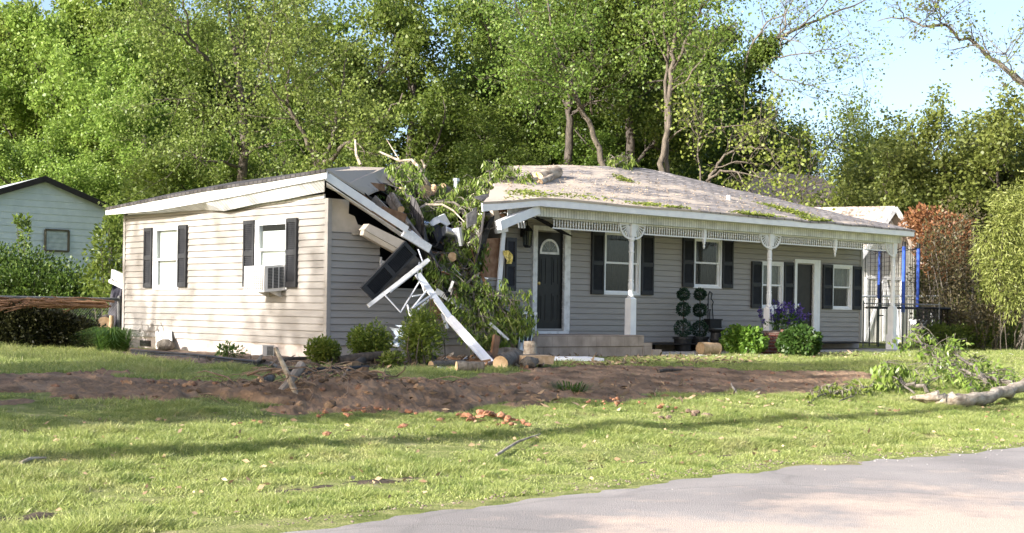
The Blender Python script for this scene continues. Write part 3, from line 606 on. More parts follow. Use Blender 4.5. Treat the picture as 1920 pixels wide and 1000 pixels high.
window('d', PD, WA, [(.0, 1.0, MT['curtain_or_dark'], 'curtain_or_dark')])
window('d', PD, WB, [(.0, 1.0, MT['curtain_or_dark'], 'curtain_or_dark')])
window('d', PD, WC, [(.46, 1.0, MT['sheer'], 'curtain_or_dark'), (0., .46, MT['curtain_or_dark'], 'curtain_or_dark')]); window('d', PD, WD, [(.46, 1.0, MT['sheer'], 'curtain_or_dark'), (0., .46, MT['curtain_or_dark'], 'curtain_or_dark')])  # upper sheets are curtains, the lower ones paint the dark room
for ax, c, xs, ys in (('t', 0., (274, 288.5), (428, 540)), ('t', 0., (337.5, 353.5), (422.5, 539)), ('t', 0., (460.5, 480), (414, 538)), ('t', 0., (540.5, 560.5), (409.5, 539.5)),
                      ('d', PD, (1106.5, 1129.5), (435, 552)), ('d', PD, (1200, 1222.5), (440, 553.5)), ('d', PD, (1277.5, 1298), (445.5, 538.5)), ('d', PD, (1352, 1371.5), (448.5, 540.7)),
                      ('d', PD, (1406.5, 1425), (490.5, 577.8)), ('d', PD, (1467.5, 1485), (492, 578.5)), ('d', PD, (1540.5, 1558), (496.5, 579.5)), ('d', PD, (1596.5, 1612), (500, 581))):
    s = span(ax, c, xs, ys); shutter_mb(ax, c, s).build('shutter', MT['shutter'], H)
# doors
def rbox(m, u0, u1, o0, o1, z0, z1): return fbox(m, 'd', PD, u0, u1, o0, o1, z0, z1)
u0, u1, z0, z1 = DR1; m = MB(); rbox(m, u0, u1, -.06, -.02, z0, z1); wd_ = u1 - u0
for i in (0, 1):
    a = u0 + .12 + i * (wd_ / 2 - .04); b = a + wd_ / 2 - .20
    for za, zb in ((z0 + .18, z0 + .75), (z0 + .93, z0 + 1.5)):
        rbox(m, a, b, -.02, -.012, za, za + .02); rbox(m, a, b, -.02, -.012, zb - .02, zb); rbox(m, a, a + .02, -.02, -.0125, za + .02, zb - .02); rbox(m, b - .02, b, -.02, -.0125, za + .02, zb - .02); rbox(m, a + .05, b - .05, -.02, -.010, za + .05, zb - .05)
DO1 = m.build('door', MT['door'], H)
cx = (u0 + u1) / 2; zc = z0 + 1.60; ro = .27; ri = .225; m = MB(); N = 18
for i in range(N):
    a = math.pi * i / N; b = math.pi * (i + 1) / N; P = [(cx + r_ * math.cos(x), PD + .018, zc + r_ * math.sin(x)) for r_, x in ((ri, a), (ro, a), (ro, b), (ri, b))]; m.prism(P, (0, -.014, 0))
m.box((cx - ro, PD + .004, zc - .045), (cx + ro, PD + .018, zc))
for a in (math.pi / 4, math.pi / 2, 3 * math.pi / 4): m.bar((cx + .06 * math.cos(a), PD + .010, zc + .06 * math.sin(a)), (cx + ri * math.cos(a), PD + .010, zc + ri * math.sin(a)), .009, .004, (0, 1, 0))
m.build('fanlight_frame', MT['oldwhite'], DO1, (0, 0, 0))
m = MB(); m.poly([(cx + ri * math.cos(math.pi * i / N), PD + .016, zc + ri * math.sin(math.pi * i / N)) for i in range(N + 1)]); m.build('fanlight_glass', mat('fanlight_grey', (.10, .11, .10), (.22, .23, .21), 14, .15), DO1, (0, 0, 0))
m = MB(); m.lathe((u0 + .07, PD - .02, z0 + .95), [(.028, -.03), (.034, 0), (.028, .03)], 10); m.build('handle', mat('brass', (.5, .35, .12), rough=.35, metal=.8), DO1, (0, 0, 0))
m = MB(); rbox(m, u0 - .12, u0, -.07, .05, z0 - .02, z1 + .09); rbox(m, u1, u1 + .16, -.07, .05, z0 - .02, z1 + .09); rbox(m, u0, u1, -.07, .048, z1, z1 + .09); rbox(m, u0 - .05, u1 + .1, -.07, .10, z0 - .075, z0 - .022); m.build('door_frame', MT['oldwhite'], H)
u0, u1, z0, z1 = DR2; m = MB(); rbox(m, u0, u1, -.06, -.02, z0, z1)
for za in (.62, .83, 1.0): rbox(m, u0 + .1, u1 - .1, -.02, -.012, z0 + za - .3, z0 + za - .28)
rbox(m, u0 + .08, u1 - .08, -.02, -.014, z0 + .95, z0 + 1.85); DO2 = m.build('door', MT['door2'], H)
m = MB(); m.lathe((u0 + .08, PD - .02, z0 + .98), [(.025, -.03), (.03, 0), (.025, .03)], 10); m.build('handle', MT['metal'], DO2, (0, 0, 0))
m = MB(); rbox(m, u0 - .09, u0, -.07, .05, z0 - .04, z1 + .09); rbox(m, u1, u1 + .14, -.07, .05, z0 - .04, z1 + .09); rbox(m, u0, u1, -.07, .048, z1, z1 + .09); rbox(m, u1 + .14, u1 + .24, -.0, .055, z0 - .04, z1 + .09); m.build('door_frame', MT['trim'], H)
# porch
m = MB(); m.box((7.6, -.28, -.25), (17.45, PD + .01, .055)); m.build('porch_floor', MT['found'], H)
sd0 = hd(999, 650, -.55)[0]; m = MB(); m.box((sd0, -.55, -.2), (7.35, PD + .005, .20)); m.box((sd0 - .01, -.57, .204), (7.36, PD + .004, .418)); m.box((7.36, -.56, -.2), (7.62, .9, .27)); m.box((7.62, -.57, -.2), (7.9, .9, .13)); m.build('stoop', brickmat('stoop_block', (.40, .315, .26), (.37, .29, .24), (.28, .22, .18), .4, .2, ms=.006), H)
m = MB(); m.box((4.05, .0, 2.735), (17.2, PD, 2.755)); m.box((4.62, -.34, 2.885), (17.42, -.1, 2.90)); m.build('porch_ceiling', MT['oldwhite'], H)
m = MB(); m.box((4.66, -.115, 2.715), (17.25, .06, 2.884)); m.box((17.1, .06, 2.715), (17.25, PD, 2.884)); m.build('porch_beam', MT['soffit'], H)
m = MB(); m.box((4.66, -.372, 2.885), (10.55, -.342, 3.045)); m.box((10.552, -.370, 2.885), (13.9, -.342, 3.043)); m.box((13.902, -.373, 2.885), (17.44, -.342, 3.045)); m.box((17.412, -.341, 2.887), (17.442, 7.7, 3.044)); m.build('fascia', MT['trim'], H)
def post(t, zb, zs, big):
    hw = .082; c = (t, 0, 0)
    m = MB(); m.box((t - hw, -hw, zb), (t + hw, hw, zs))
    if big: m.box((t - hw * 1.3, -hw * 1.3, zb - .1), (t + hw * 1.3, hw * 1.3, zb + .42))
    m.add([(t - hw, -hw, zs), (t + hw, -hw, zs), (t + hw, hw, zs), (t - hw, hw, zs), (t, 0, zs + .09)], [(0, 1, 4), (1, 2, 4), (2, 3, 4), (3, 0, 4)])
    h = 2.46 - zs; pr = [(.05, .02), (.068, .05), (.068, .08), (.05, .10), (.055, .14), (.060, .24), (.062, .30), (.052, .36), (.062, .38), (.052, .40), (.052, .55), (.050, h - .45), (.050, h - .36), (.062, h - .33), (.050, h - .30), (.056, h - .2), (.046, h - .12), (.066, h - .09), (.066, h - .04), (.05, h)]
    m.lathe((t, 0, zs), pr, 14); m.box((t - .068, -.068, 2.44), (t + .068, .068, 2.715)); po = m.build('porch_post', MT['trim'], H)
    for s in (-1, 1):
        if t > 17 and s > 0: continue
        b = MB(); cz = 2.70; cx = t + s * .068; rr = .30; n_ = 10
        pts = [(cx + s * (.0 + rr * math.sin(a)), -.02, cz - rr * math.cos(a)) for a in np.linspace(0, math.pi / 2 * 1.02, n_ + 1)]
        for p_, q_ in zip(pts[:-1], pts[1:]): b.bar(p_, q_, .032, .03, (0, 1, 0) if 0 else (0, 0, 1))
        for a in np.linspace(.2, 1.45, 6): b.bar((cx + s * .05 * math.sin(a), -.02, cz - .05 * math.cos(a)), (cx + s * rr * math.sin(a), -.02, cz - rr * math.cos(a)), .016, .02, (0, 1, 0))
        b.box((min(cx, cx + s * .34), -.034, 2.688), (max(cx, cx + s * .34), -.006, 2.713)); b.build('bracket', MT['trim'], po, (0, 0, 0))
P1, P2, P3 = 7.56, 12.13, 17.09
post(P1, .42, 1.16, False); post(P2, .05, 1.02, False); post(P3, 0, 1.1, True)
def frieze(a, b, z1_=2.712, z0_=2.50):
    m = MB(); m.box((a, -.015, z1_ - .022), (b, .012, z1_)); m.box((a, -.018, z0_), (b, .015, z0_ + .026)); n_ = max(1, int((b - a) / .075))
    for i in range(n_):
        x = a + (b - a) * (i + .5) / n_; h = z1_ - z0_ - .048; m.lathe((x, -.002, z0_ + .026), [(.008, 0), (.008, h * .12), (.016, h * .3), (.011, h * .55), (.016, h * .72), (.008, h * .9), (.008, h)], 6)
    m.build('spindle_trim', MT['trim'], H)
frieze(hd(1036, 410, 0)[0], P1 - .36); frieze(P1 + .36, P2 - .36); frieze(P2 + .36, P3 - .36)
for px_ in (1320, 1566):
    t = hd(px_, 450, 0)[0]; m = MB(); m.box((t - .035, -.03, 2.44), (t + .035, .03, 2.715)); m.lathe((t, 0, 2.28), [(.006, 0), (.022, .03), (.03, .06), (.016, .085), (.034, .12), (.034, .15), (.03, .16)], 10); m.build('pendant', MT['trim'], H)
# right-hand roof: front slope with a broken left edge, hip, back slope
RT = [(7.45, 4.12), (9.0, 4.27), (10.2, 4.35), (11.9, 4.42), (12.3, 4.40)]
def ridgez(t): return float(np.interp(t, [p[0] for p in RT], [p[1] for p in RT]))
def slab(m, fn, nu, nv, th=.045):
    top = [fn(i / nu, j / nv) for i in range(nu + 1) for j in range(nv + 1)]; bot = [(x, y, z - th) for x, y, z in top]; o = len(top); I = lambda i, j: i * (nv + 1) + j
    fs = []
    for i in range(nu):
        for j in range(nv): fs.append((I(i, j), I(i + 1, j), I(i + 1, j + 1), I(i, j + 1))); fs.append((o + I(i, j + 1), o + I(i + 1, j + 1), o + I(i + 1, j), o + I(i, j)))
    for i in range(nu): fs.append((I(i, 0), o + I(i, 0), o + I(i + 1, 0), I(i + 1, 0))); fs.append((I(i, nv), I(i + 1, nv), o + I(i + 1, nv), o + I(i, nv)))
    for j in range(nv): fs.append((I(0, j), I(0, j + 1), o + I(0, j + 1), o + I(0, j))); fs.append((I(nu, j), o + I(nu, j), o + I(nu, j + 1), I(nu, j + 1)))
    m.add(top + bot, fs)
def fr(u, v):
    jag = .16 * (vn(v * 16, 3.3, 61) - .5) + .10 * (vn(v * 40, 1.3, 62) - .5)
    tl = 3.2 + 4.3 * v + jag; tr = 17.46 - 5.2 * v; t = tl + (tr - tl) * u ** .85; d = -.385 + 4.085 * v
    tk = 4.66 + 4.0 * v; e = 3.052 - .125 * max(0, 4.66 - t) ; r_ = ridgez(max(t, 7.4)) + (.02 if t > 12.3 else 0)
    z = e * (1 - v) + min(r_, 4.42) * v - .10 * max(0, tk - .6 - t) * v * (1 - v) - .03 * math.sin(v * math.pi) + (vn(t * 1.3, d * 2, 63) - .5) * .035
    return (t, d, z)
m = MB(); slab(m, fr, 110, 30); m.build('roof', MT['shingle'], H)
m = MB(); slab(m, lambda u, v: (12.28 + 5.18 * u, 3.71 + (-4.09 * u) + 8.09 * u * v, 4.40 - 1.35 * u - .02), 12, 12); slab(m, lambda u, v: (7.5 + 1 * v + (4.78 + 4.18 * v) * u, 3.72 + 4.08 * v, ridgez(7.5 + 4.78 * u) * (1 - v) + 3.03 * v - .015), 20, 6); m.build('roof', MT['shingle'], H)
m = MB()
rp = hd(1366, 394, 1.2); m.lathe((rp[0], rp[1], fr(.5, .4)[2] - .1), [(.05, 0), (.05, .5)], 10)
m.v = [(x, y, z - (fr(.5, .4)[2] - .1) + rp[2] - .16) for x, y, z in m.v]; m.lathe((rp[0], rp[1], rp[2] - .03), [(.14, 0), (.10, .03), (.05, .06)], 10); m.build('vent_pipe', MT['trim'], H)
# dropped ends of the right-hand eave
m = MB(); m.bar(hd(1016, 378.5, -.357), hd(904, 389, -.37), .155, .03, (0, 0, 1)); m.build('fascia', MT['trim'], H)
m = MB(); m.bar(hd(1007, 393, -.20), hd(934, 423, -.42), .17, .14, (0, 0, 1)); m.build('porch_beam', MT['trim'], H)
m = MB(); m.prism([hd(952, 392, -.12), hd(1004, 384, -.12), hd(1004, 392, -.12), hd(952, 412, -.12)], (0, .02, 0)); m.build('soffit', MT['oldwhite'], H)
# left-hand roof
P0 = V3(-.385, -.46, 3.205); PB = V3(*ht(198, 389.5, -.385)); RG = V3(3.95, 3.7, 3.84)
S1 = hd(330, 361, 5.9); S2 = hd(440, 341, 5.0); S3 = hd(560, 324.5, 4.4); E1 = ht(380, 354.5, -.385); E2 = ht(500, 336.5, -.385); S4 = hd(655, 313.5, 3.2)
m = MB(); th = V3(0, 0, -.05)
ctr = [PB, E1, E2, P0]; up = [PB, S1, S2, S3, S4, RG]
vs = ctr + up[1:]; fs = [(0, 1, 4), (1, 5, 4), (1, 2, 5), (2, 6, 5), (2, 3, 6), (3, 7, 6)]; m.add(vs, fs); m.add([v + th for v in vs], [f[::-1] for f in fs]); m.add([PB, E1, E2, P0, PB + th, E1 + th, E2 + th, P0 + th], [(0, 4, 5, 1), (1, 5, 6, 2), (2, 6, 7, 3)])
bk = [V3(.6, 7.8, 2.85), V3(2.6, 7.85, 2.75), V3(4.6, 7.8, 2.6)]
for tri in ((PB, S1, bk[0]), (S1, S2, bk[0]), (S2, S3, bk[1]), (S2, bk[1], bk[0]), (S3, S4, bk[1]), (S4, RG - V3(0, 0, .1), bk[2]), (S4, bk[2], bk[1])): m.prism([q - V3(0, 0, .02) for q in tri], (0, 0, -.04))
m.build('roof', MT['shingle_dark'], H)
V1 = hd(688, 364, .5); V1b = hd(655, 344, -.1); V2 = hd(738, 348, 2.3); V3_ = hd(722, 314.5, 3.6); V12 = hd(705, 356, 1.2)
m = MB(); m.prism([P0 + V3(.01, 0, .005), V1b, V1, V12, V2, V3_, S4 + V3(0, 0, .012)], (0, 0, -.04)); m.build('roof', MT['shingle_tan'], H)
m = MB()
for i, (a, b) in enumerate((((668, 348), (697, 372)), ((688, 366), (726, 380)), ((712, 356), (742, 372)), ((726, 344), (748, 352)), ((735, 330), (744, 350)))):
    p_ = hd(*a, .5 + i * .45); q_ = hd(*b, .35 + i * .45); m.prism([p_, q_, q_ + V3(.1, .25, -.02), p_ + V3(.05, .3, .04)], (0, 0, -.02))
m.build('torn_shingles', MT['shred'], H)
# left eave fascia and its sagging soffit
m = MB()
for a, b in ((198, 292), (292, 380), (380, 452), (452, 530), (530, 612)):
    tp = lambda x: float(np.interp(x, [198, 292, 380, 452, 530, 612], [392, 372.5, 357.5, 347, 335, 321])); bt = lambda x: float(np.interp(x, [198, 292, 380, 452, 530, 612], [403.5, 395, 379.5, 366, 350, 335]))
    q4 = [ht(a, tp(a), -.36), ht(b, tp(b), -.36), ht(b, bt(b), -.36), ht(a, bt(a), -.36)]; m.prism(q4, (.03, 0, 0))
m.build('fascia', MT['trim'], H)
m = MB(); xs = [240, 300, 380, 420, 452, 490, 520, 570, 608]; lo = [404, 400, 394, 396, 389, 381, 377, 367, 360]
for i in range(len(xs) - 1):
    a, b = xs[i], xs[i + 1]; ia = ht(a, lo[i], -.05 if a < 420 else -.14); ib = ht(b, lo[i + 1], -.05 if b < 420 else -.14)
    m.prism([ht(a, bt(a) - 1, -.345), ht(b, bt(b) - 1, -.345), ib, ia], (.012, 0, .01))
m.build('soffit', MT['soffit_side'], H)
m = MB(); m.bar((-.012, 3.2, 2.735), (-.012, .1, 2.80), .07, .03); m.build('frieze_board', MT['oldwhite'], H)
# dropped front eave: fascia strip, soffit strip, gutter end
m = MB(); f0 = hd(613, 331, -.38); f1 = hd(700, 389, -.40); f2 = hd(764, 431, -.46); m.bar(f0, f1, .14, .025); m.bar(f1, f2, .12, .025); m.build('fascia', MT['trim'], H)
m = MB()
for (a, b, c_, e_) in (((612, 342), (640, 361), (628, 358), (612, 350)), ((640, 361), (768, 446), (756, 446), (628, 358))): m.prism([hd(*a, -.36), hd(*b, -.40), hd(*c_, -.10), hd(*e_, -.08)], (0, .0, -.012))
m.build('soffit', MT['oldwhite'], H)
m = MB(); m.bar(hd(756, 436, -.40), hd(806, 467, -.45), .15, .05); m.bar(hd(770, 436, -.30), hd(800, 462, -.33), .08, .05); m.build('gutter', MT['alum'], H)
# broken rafters and joists
def rafter(a, da, b, db, wd=.13, th=.045, mt='rafter'):
    m = MB(); m.bar(hd(*a, da), hd(*b, db), wd, th); m.build('rafter', MT[mt], H)
rafter((640, 350), .2, (705, 400), .5); rafter((668, 360), .5, (740, 430), .3); rafter((700, 372), .9, (770, 440), .2, mt='greywood'); rafter((727, 372), 1.2, (765, 425), .3, mt='greywood'); rafter((742, 388), 1.0, (790, 455), .1, mt='greywood'); rafter((655, 345), 1.2, (720, 352), 1.4)
rafter((650, 372), .35, (712, 408), .35, .09); rafter((716, 395), .4, (760, 410), .4, .16)
rafter((925, 388), -.05, (934, 434), -.05, .14, .09, 'tan'); rafter((930, 380), .1, (952, 404), .2, .2, .1); rafter((905, 430), .5, (880, 520), .2); rafter((918, 470), .6, (905, 545), .3); rafter((893, 420), .9, (935, 455), .3); rafter((860, 505), .8, (930, 520), .3); rafter((880, 545), .3, (935, 590), .2, .12)
# collapsed V of the roof deck
LFT = [(1.95, -.35, 2.05), (2.35, .6, 2.75), (3.0, 1.8, 3.15), (3.9, 3.7, 3.6), (4.5, 7.7, 2.7)]; MID = [(2.75, -.35, .95), (3.0, .5, 1.35), (3.6, 1.8, 2.1), (5.4, 3.7, 2.75), (6.4, 7.7, 2.2)]; RGT = [(3.25, -.3, 2.55), (4.0, .6, 2.8), (5.2, 1.8, 3.25), (7.5, 3.7, 3.95), (8.6, 7.7, 2.8)]
def vloft(u, v):
    f = lambda Lx: np.array([np.interp(v, [0, .12, .3, .6, 1], [p[i] for p in Lx]) for i in range(3)])
    a, b, c_ = f(LFT), f(MID), f(RGT); p = a * (1 - u) * (1 - 2 * u) + b * 4 * u * (1 - u) + c_ * u * (2 * u - 1)
    return tuple(p + np.array([vn(u * 9, v * 14, 71) - .5, vn(u * 9, v * 14, 72) - .5, (vn(u * 11, v * 17, 73) - .5) * 1.6]) * .22)
m = MB(); slab(m, vloft, 18, 26, .03); m.build('collapsed_roof', MT['shingle_dark'], H)
# torn right edge of the front wall
m = MB(); m.prism([hd(909, 448, .02), hd(941, 446, .02), hd(932, 541, .02), hd(903, 545, .02)], (0, .02, 0)); m.build('plywood', MT['ply'], H)
m = MB(); m.bar(hd(944, 436, -.08), hd(935, 545, -.08), .10, .03, (1, 0, 0)); m.bar(hd(930, 434, -.1), hd(950, 430, -.1), .09, .08); m.build('corner_trim', MT['trim'], H)
m = MB()
for k in range(7):
    x0 = 920 - k * 3; m.prism([hd(x0, 408 + k * 4, -.1 + .06 * k), hd(x0 + 8, 404 + k * 3, -.1 + .06 * k), hd(886 - k * 1.5 + 9, 505 + k * 3, .0 + .06 * k), hd(882 - k * 1.5, 490 + k * 6, .0 + .06 * k)], (.01, .02, 0))
m.build('torn_shingles', MT['shred'], H)
s = span('d', .0, (942, 961), (446, 546)); shutter_mb('d', -.05, s, .03).build('shutter', MT['shutter'], H)
m = MB(); m.grid(lambda a, b: tuple(hd(944 + 11 * a + 5 * math.sin(b * 2), 470 + 25 * b, -.16) + V3(0, .05 * math.sin(a * 9 + b * 5), 0)), 6, 6); m.build('insulation', MT['yellow'], H)
# hanging ceiling board over the front door, wall lantern, loose pieces of trim
m = MB(); m.bar(hd(1006, 408, .2), hd(1062, 440, .75), .28, .02, (0, 1, .2)); m.build('ceiling_board', MT['dark'], H)
m = MB(); m.bar(hd(984, 398, -.05), hd(1005, 395, -.02), .03, .02); m.prism([hd(998, 396, -.02), hd(1005, 396, -.02), hd(1005, 408, -.02), hd(1000, 407, -.02)], (0, .02, 0))
for x in (972, 977, 982): m.bar(hd(x, 415, -.03), hd(x + 2, 428, -.03), .02, .02)
m.build('spindle_trim', MT['trim'], H)
lc = hd(989, 446, PD - .18); m = MB(); m.tube([lc + V3(-.02, .16, .18), lc + V3(-.01, .12, .3), lc + V3(0, .02, .34), lc + V3(.0, 0, .24)], .012, 6)
m.lathe(lc + V3(0, .15, .1), [(.05, -.08), (.06, 0), (.05, .08)], 8); m.lathe(lc, [(.12, .13), (.07, .2), (.02, .25)], 6); m.lathe(lc, [(.06, -.2), (.085, -.17), (.085, -.15)], 6)
for j in range(6): a = j * math.pi / 3; m.bar(lc + V3(.085 * math.cos(a), .085 * math.sin(a), -.16), lc + V3(.105 * math.cos(a), .105 * math.sin(a), .135), .012, .012)
LN = m.build('porch_lantern', MT['blackmetal'], H); m = MB(); m.lathe(lc, [(.075, -.15), (.095, .13)], 6); m.build('lantern_glass', MT['glassdark'], LN, (0, 0, 0))
# ================================================================== THINGS AROUND THE HOUSE
# air conditioner in the second window of the end wall
def air_conditioner():
    q = ht(533, 541, 0.); d0 = q[1] - .06; base = (0, d0 + .35, 1.13); o = thing('air_conditioner', 'white window air conditioner sagging out of the right window of the sunlit end wall', 'air conditioner', base)
    P = .52; W_ = .66; h = .46; tl = .05
    def X(u, v, z): return (-u * P + .06, d0 + v * W_, 1.16 + z * h - tl * u + .03)          # u out, v along the wall, z up
    m = MB(); m.add([X(a, b, c) for a in (-.1, 1) for b in (0, 1) for c in (0, 1)], [(0, 1, 3, 2), (4, 6, 7, 5), (0, 4, 5, 1), (2, 3, 7, 6), (1, 5, 7, 3), (0, 2, 6, 4)]); m.build('body', MT['ac'], o)
    m = MB(); m.prism([X(1.0, .06, .08), X(1.0, .94, .08), X(1.0, .94, .92), X(1.0, .06, .92)], (-.006, 0, 0))
    m.build('rear_grille', MT['acgrille'], o)
    m = MB()
    for i in range(13): z = .1 + .8 * i / 12; m.prism([X(1.013, .06, z - .012), X(1.013, .94, z - .012), X(1.013, .94, z + .012), X(1.013, .06, z + .012)], (-.006, 0, 0))
    for i in range(9): y = .06 + .88 * i / 8; m.prism([X(1.022, y - .012, .08), X(1.022, y + .012, .08), X(1.022, y + .012, .92), X(1.022, y - .012, .92)], (-.004, 0, 0))
    m.build('grille_bars', MT['ac'], o)
    for u in (.22, .45, .68):
        m = MB(); m.prism([X(u, -.003, .12), X(u + .18, -.003, .12), X(u + .18, -.003, .9), X(u, -.003, .9)], (0, -.004, 0)); k = m.build('side_vent', MT['acgrille'], o)
        m = MB()
        for i in range(14): z = .13 + .76 * i / 13; m.prism([X(u, -.013, z), X(u + .18, -.013, z), X(u + .18, -.013, z + .02), X(u, -.013, z + .02)], (0, -.004, 0))
        m.build('louvre', MT['plastic'], k, base)
    m = MB(); m.prism([X(.05, .2, -.02), X(.62, .2, -.02), X(.05, .2, -.32)], (0, .03, 0)); m.prism([X(.05, .8, -.02), X(.62, .8, -.02), X(.05, .8, -.32)], (0, .03, 0)); m.box(X(.0, -.1, -.22), X(.12, 1.1, -.12)); m.build('support_bracket', MT['oldwhite'], o)
air_conditioner()
m = MB(); a = ht(295, 655, -.04); m.prism([ht(293, 657, -.22), ht(323, 659, -.22), ht(321, 621, -.05), ht(292, 622, -.05)], (.012, 0, 0)); single(m, 'board', MT['oldwhite'], 'thin white board leaning on the sunlit foundation of the end wall', 'board', (a[0], a[1], 0))
m = MB(); q = gp(310, 658); rock(m, (q[0], q[1], .10), .17, 3, (1.0, 1.1, .85), amp=.15); single(m, 'stone', MT['bark'], 'brown squarish block of wood in front of the leaning white board', 'block', q)
m = MB(); q = ht(498, 660, -.18); m.box((q[0] - .14, q[1] - .12, 0), (q[0] + .1, q[1] + .25, .2)); m.mi = 1; m.box((q[0] - .05, q[1] - .128, .02), (q[0] + .08, q[1] - .121, .18)); m.box((q[0] - .02, q[1] - .134, .06), (q[0] + .02, q[1] - .129, .15)); single(m, 'utility_box', [MT['ac'], MT['acgrille']], 'small pale grey box with a dark face against the end wall foundation', 'utility box', (q[0], q[1], 0))

# shrubs and plants in front of the house
def shrub_at(name, label, cat, px, py, wpx, hpx, n, ln, wd, lm, seed, group=None, dv=0., **k):
    b = gp(px, py); Y = (A + b[0] * R + b[1] * L)[1]; s = Y / F; w_ = wpx * s / 2; h = hpx * s; rg = np.random.RandomState(seed); b[2] = G(b[0], b[1])
    el = [((b[0], b[1], b[2] + h * .5), (w_ * .82, w_ * .8, h * .5))]
    for i in range(7):
        u = unit(rg, 1)[0]; el.append(((b[0] + u[0] * w_ * .55, b[1] + u[1] * w_ * .55, b[2] + h * (.55 + .25 * u[2])), (w_ * .42, w_ * .42, h * .33)))
    for i in range(16):                                                        # upright sprigs break the outline
        u = unit(rg, 1)[0]; u[2] = abs(u[2]) * .8 + .25; el.append(((b[0] + u[0] * w_ * .8, b[1] + u[1] * w_ * .8, b[2] + h * (.42 + .45 * u[2])), (w_ * .13, w_ * .13, h * .2)))
    return bush(name, label, cat, tuple(b), el, n, ln, wd, lm, seed=seed, group=group, lump=.5, shell=.3, **k)
shrub_at('shrub', 'low bright green shrub at the corner of the sunlit end wall', 'shrub', 604, 685, 74, 50, 2600, .065, .028, LF['shrub'], 3, 'clipped shrubs before the broken wall', stems=8)
shrub_at('shrub', 'rounded bright green shrub behind the dark fallen limb', 'shrub', 695, 682, 88, 68, 3600, .065, .028, LF['shrub'], 4, 'clipped shrubs before the broken wall', stems=8)
shrub_at('shrub', 'tall ragged green shrub beside the fallen white fascia beam', 'shrub', 793, 687, 96, 98, 3600, .065, .028, LF['shrub'], 5, 'clipped shrubs before the broken wall', stems=12)
shrub_at('shrub', 'small pale green sprout of leaves beside the dark fallen limb', 'plant', 735, 690, 44, 26, 500, .09, .03, LF['fallen'], 6, stems=5)
def blades(name, label, cat, base, r, h, n, lm, seed, wd=.02, lean=.6):
    rg = np.random.RandomState(seed); a = rg.uniform(0, 6.28, n); q = rg.uniform(0, 1, n) ** .5; B = np.stack([base[0] + r * .5 * q * np.cos(a), base[1] + r * .5 * q * np.sin(a), np.full(n, base[2] - .03)], 1)
    D = np.stack([np.cos(a) * q, np.sin(a) * q, 0 * a], 1); hh = h * rg.uniform(.35, 1.2, (n, 1)); md = B + D * r * .35 * lean + np.array([0, 0, 1]) * hh * .75; tp = B + D * r * lean * 1.5 + np.array([0, 0, 1]) * hh * (.95 - .45 * q[:, None])
    s = np.stack([-np.sin(a), np.cos(a), 0 * a], 1) * wd * .5; V = np.stack([B - s, B + s, md + s * .8, md - s * .8, md - s * .8, md + s * .8, tp + s * .1, tp - s * .1], 1).reshape(-1, 3)
    o = npmesh(name, V, 4, lm, None, base); o.location = h2w(base); o.rotation_euler = (0, 0, YAW); return tag(o, label, cat)
b = gp(212, 660); blades('grass_clump', 'clump of long green grass at the left corner of the end wall', 'plant', tuple(b), .5, .56, 700, LF['tuft'], 5, lean=.85)
b = gp(435, 668); shrub_at('weed_clump', 'low leafy weeds at the middle of the end wall foundation', 'plant', 432, 672, 60, 24, 260, .08, .03, LF['tuft'], 9, stems=6)
def clump(px, py, label, n=140, r=.5, h=.16, seed=1): b = gp(px, py); blades('grass_tuft', label, 'grass', tuple(b), r, h, n, LF['tuft'], seed, .014, .9)
clump(1072, 735, 'grass tuft surviving alone in the middle of the bare soil', 170, .45, .2, 3)
# topiaries, urn, hanging basket, cut block
def topiary(px, label, seed, dep, pxs):
    base = hd(px, 657, dep); base[2] = .055; rg = np.random.RandomState(seed); o = thing('topiary', label, 'topiary', tuple(base), 'potted topiaries')
    z = .055; pot = MB(); pot.lathe((base[0], base[1], z), [(.15, 0), (.17, .02), (.20, .26), (.225, .262), (.225, .31), (.20, .312), (.19, .28), (.02, .27)], 18); pot.build('pot', MT['urn'], o, smooth=False)
    st = MB(); st.tube([(base[0], base[1], z + .25), (base[0] + .015, base[1], z + .8), (base[0], base[1], z + 1.3)], [.018, .016, .012], 6); st.build('stem', MT['barkdark'], o)
    for (py, r) in pxs:
        c = hd(px, py, dep); c = V3(base[0], base[1], c[2]); u = unit(rg, 900); C = c + u * r * rg.uniform(.72, 1.03, (900, 1)); D = u + rg.normal(size=u.shape) * .7
        b_ = npmesh('foliage_ball', leaves(C, D, .042, .026, rg), 4, LF['topiary'], o, base)
topiary(1280, 'three-ball potted topiary standing farther from the urn', 3, .42, ((552, .128), (580, .146), (616, .188)))
topiary(1311, 'three-ball potted topiary standing between its twin and the black urn', 4, .62, ((552, .128), (582, .146), (617, .188)))
b = hd(1343, 659, .3); b[2] = .055; m = MB(); m.lathe(b, [(.11, 0), (.12, .03), (.05, .06), (.035, .10), (.05, .13), (.12, .17), (.16, .24), (.14, .28), (.13, .40), (.19, .45), (.20, .48), (.15, .47), (.12, .35), (.02, .33)], 18)
o = single(m, 'garden_urn', MT['urn'], 'black pedestal garden urn standing empty against the porch wall', 'urn', tuple(b))
b = hd(1332, 600, PD - .05); o = thing('wall_basket', 'black wrought iron planter basket hanging on the porch wall', 'plant hanger', tuple(b)); m = MB(); T0, z0 = b[0], hd(1330, 598, PD - .05)[2]; y = PD - .045
zt = hd(1330, 550, PD - .05)[2]; m.tube([(T0 - .08, y, z0), (T0 - .08, y, zt - .05), (T0 - .03, y, zt + .04), (T0 + .05, y, zt), (T0 + .02, y, zt - .12), (T0 + .10, y, zt - .2), (T0 + .06, y, zt - .28), (T0 + .10, y, z0)], .012, 5)
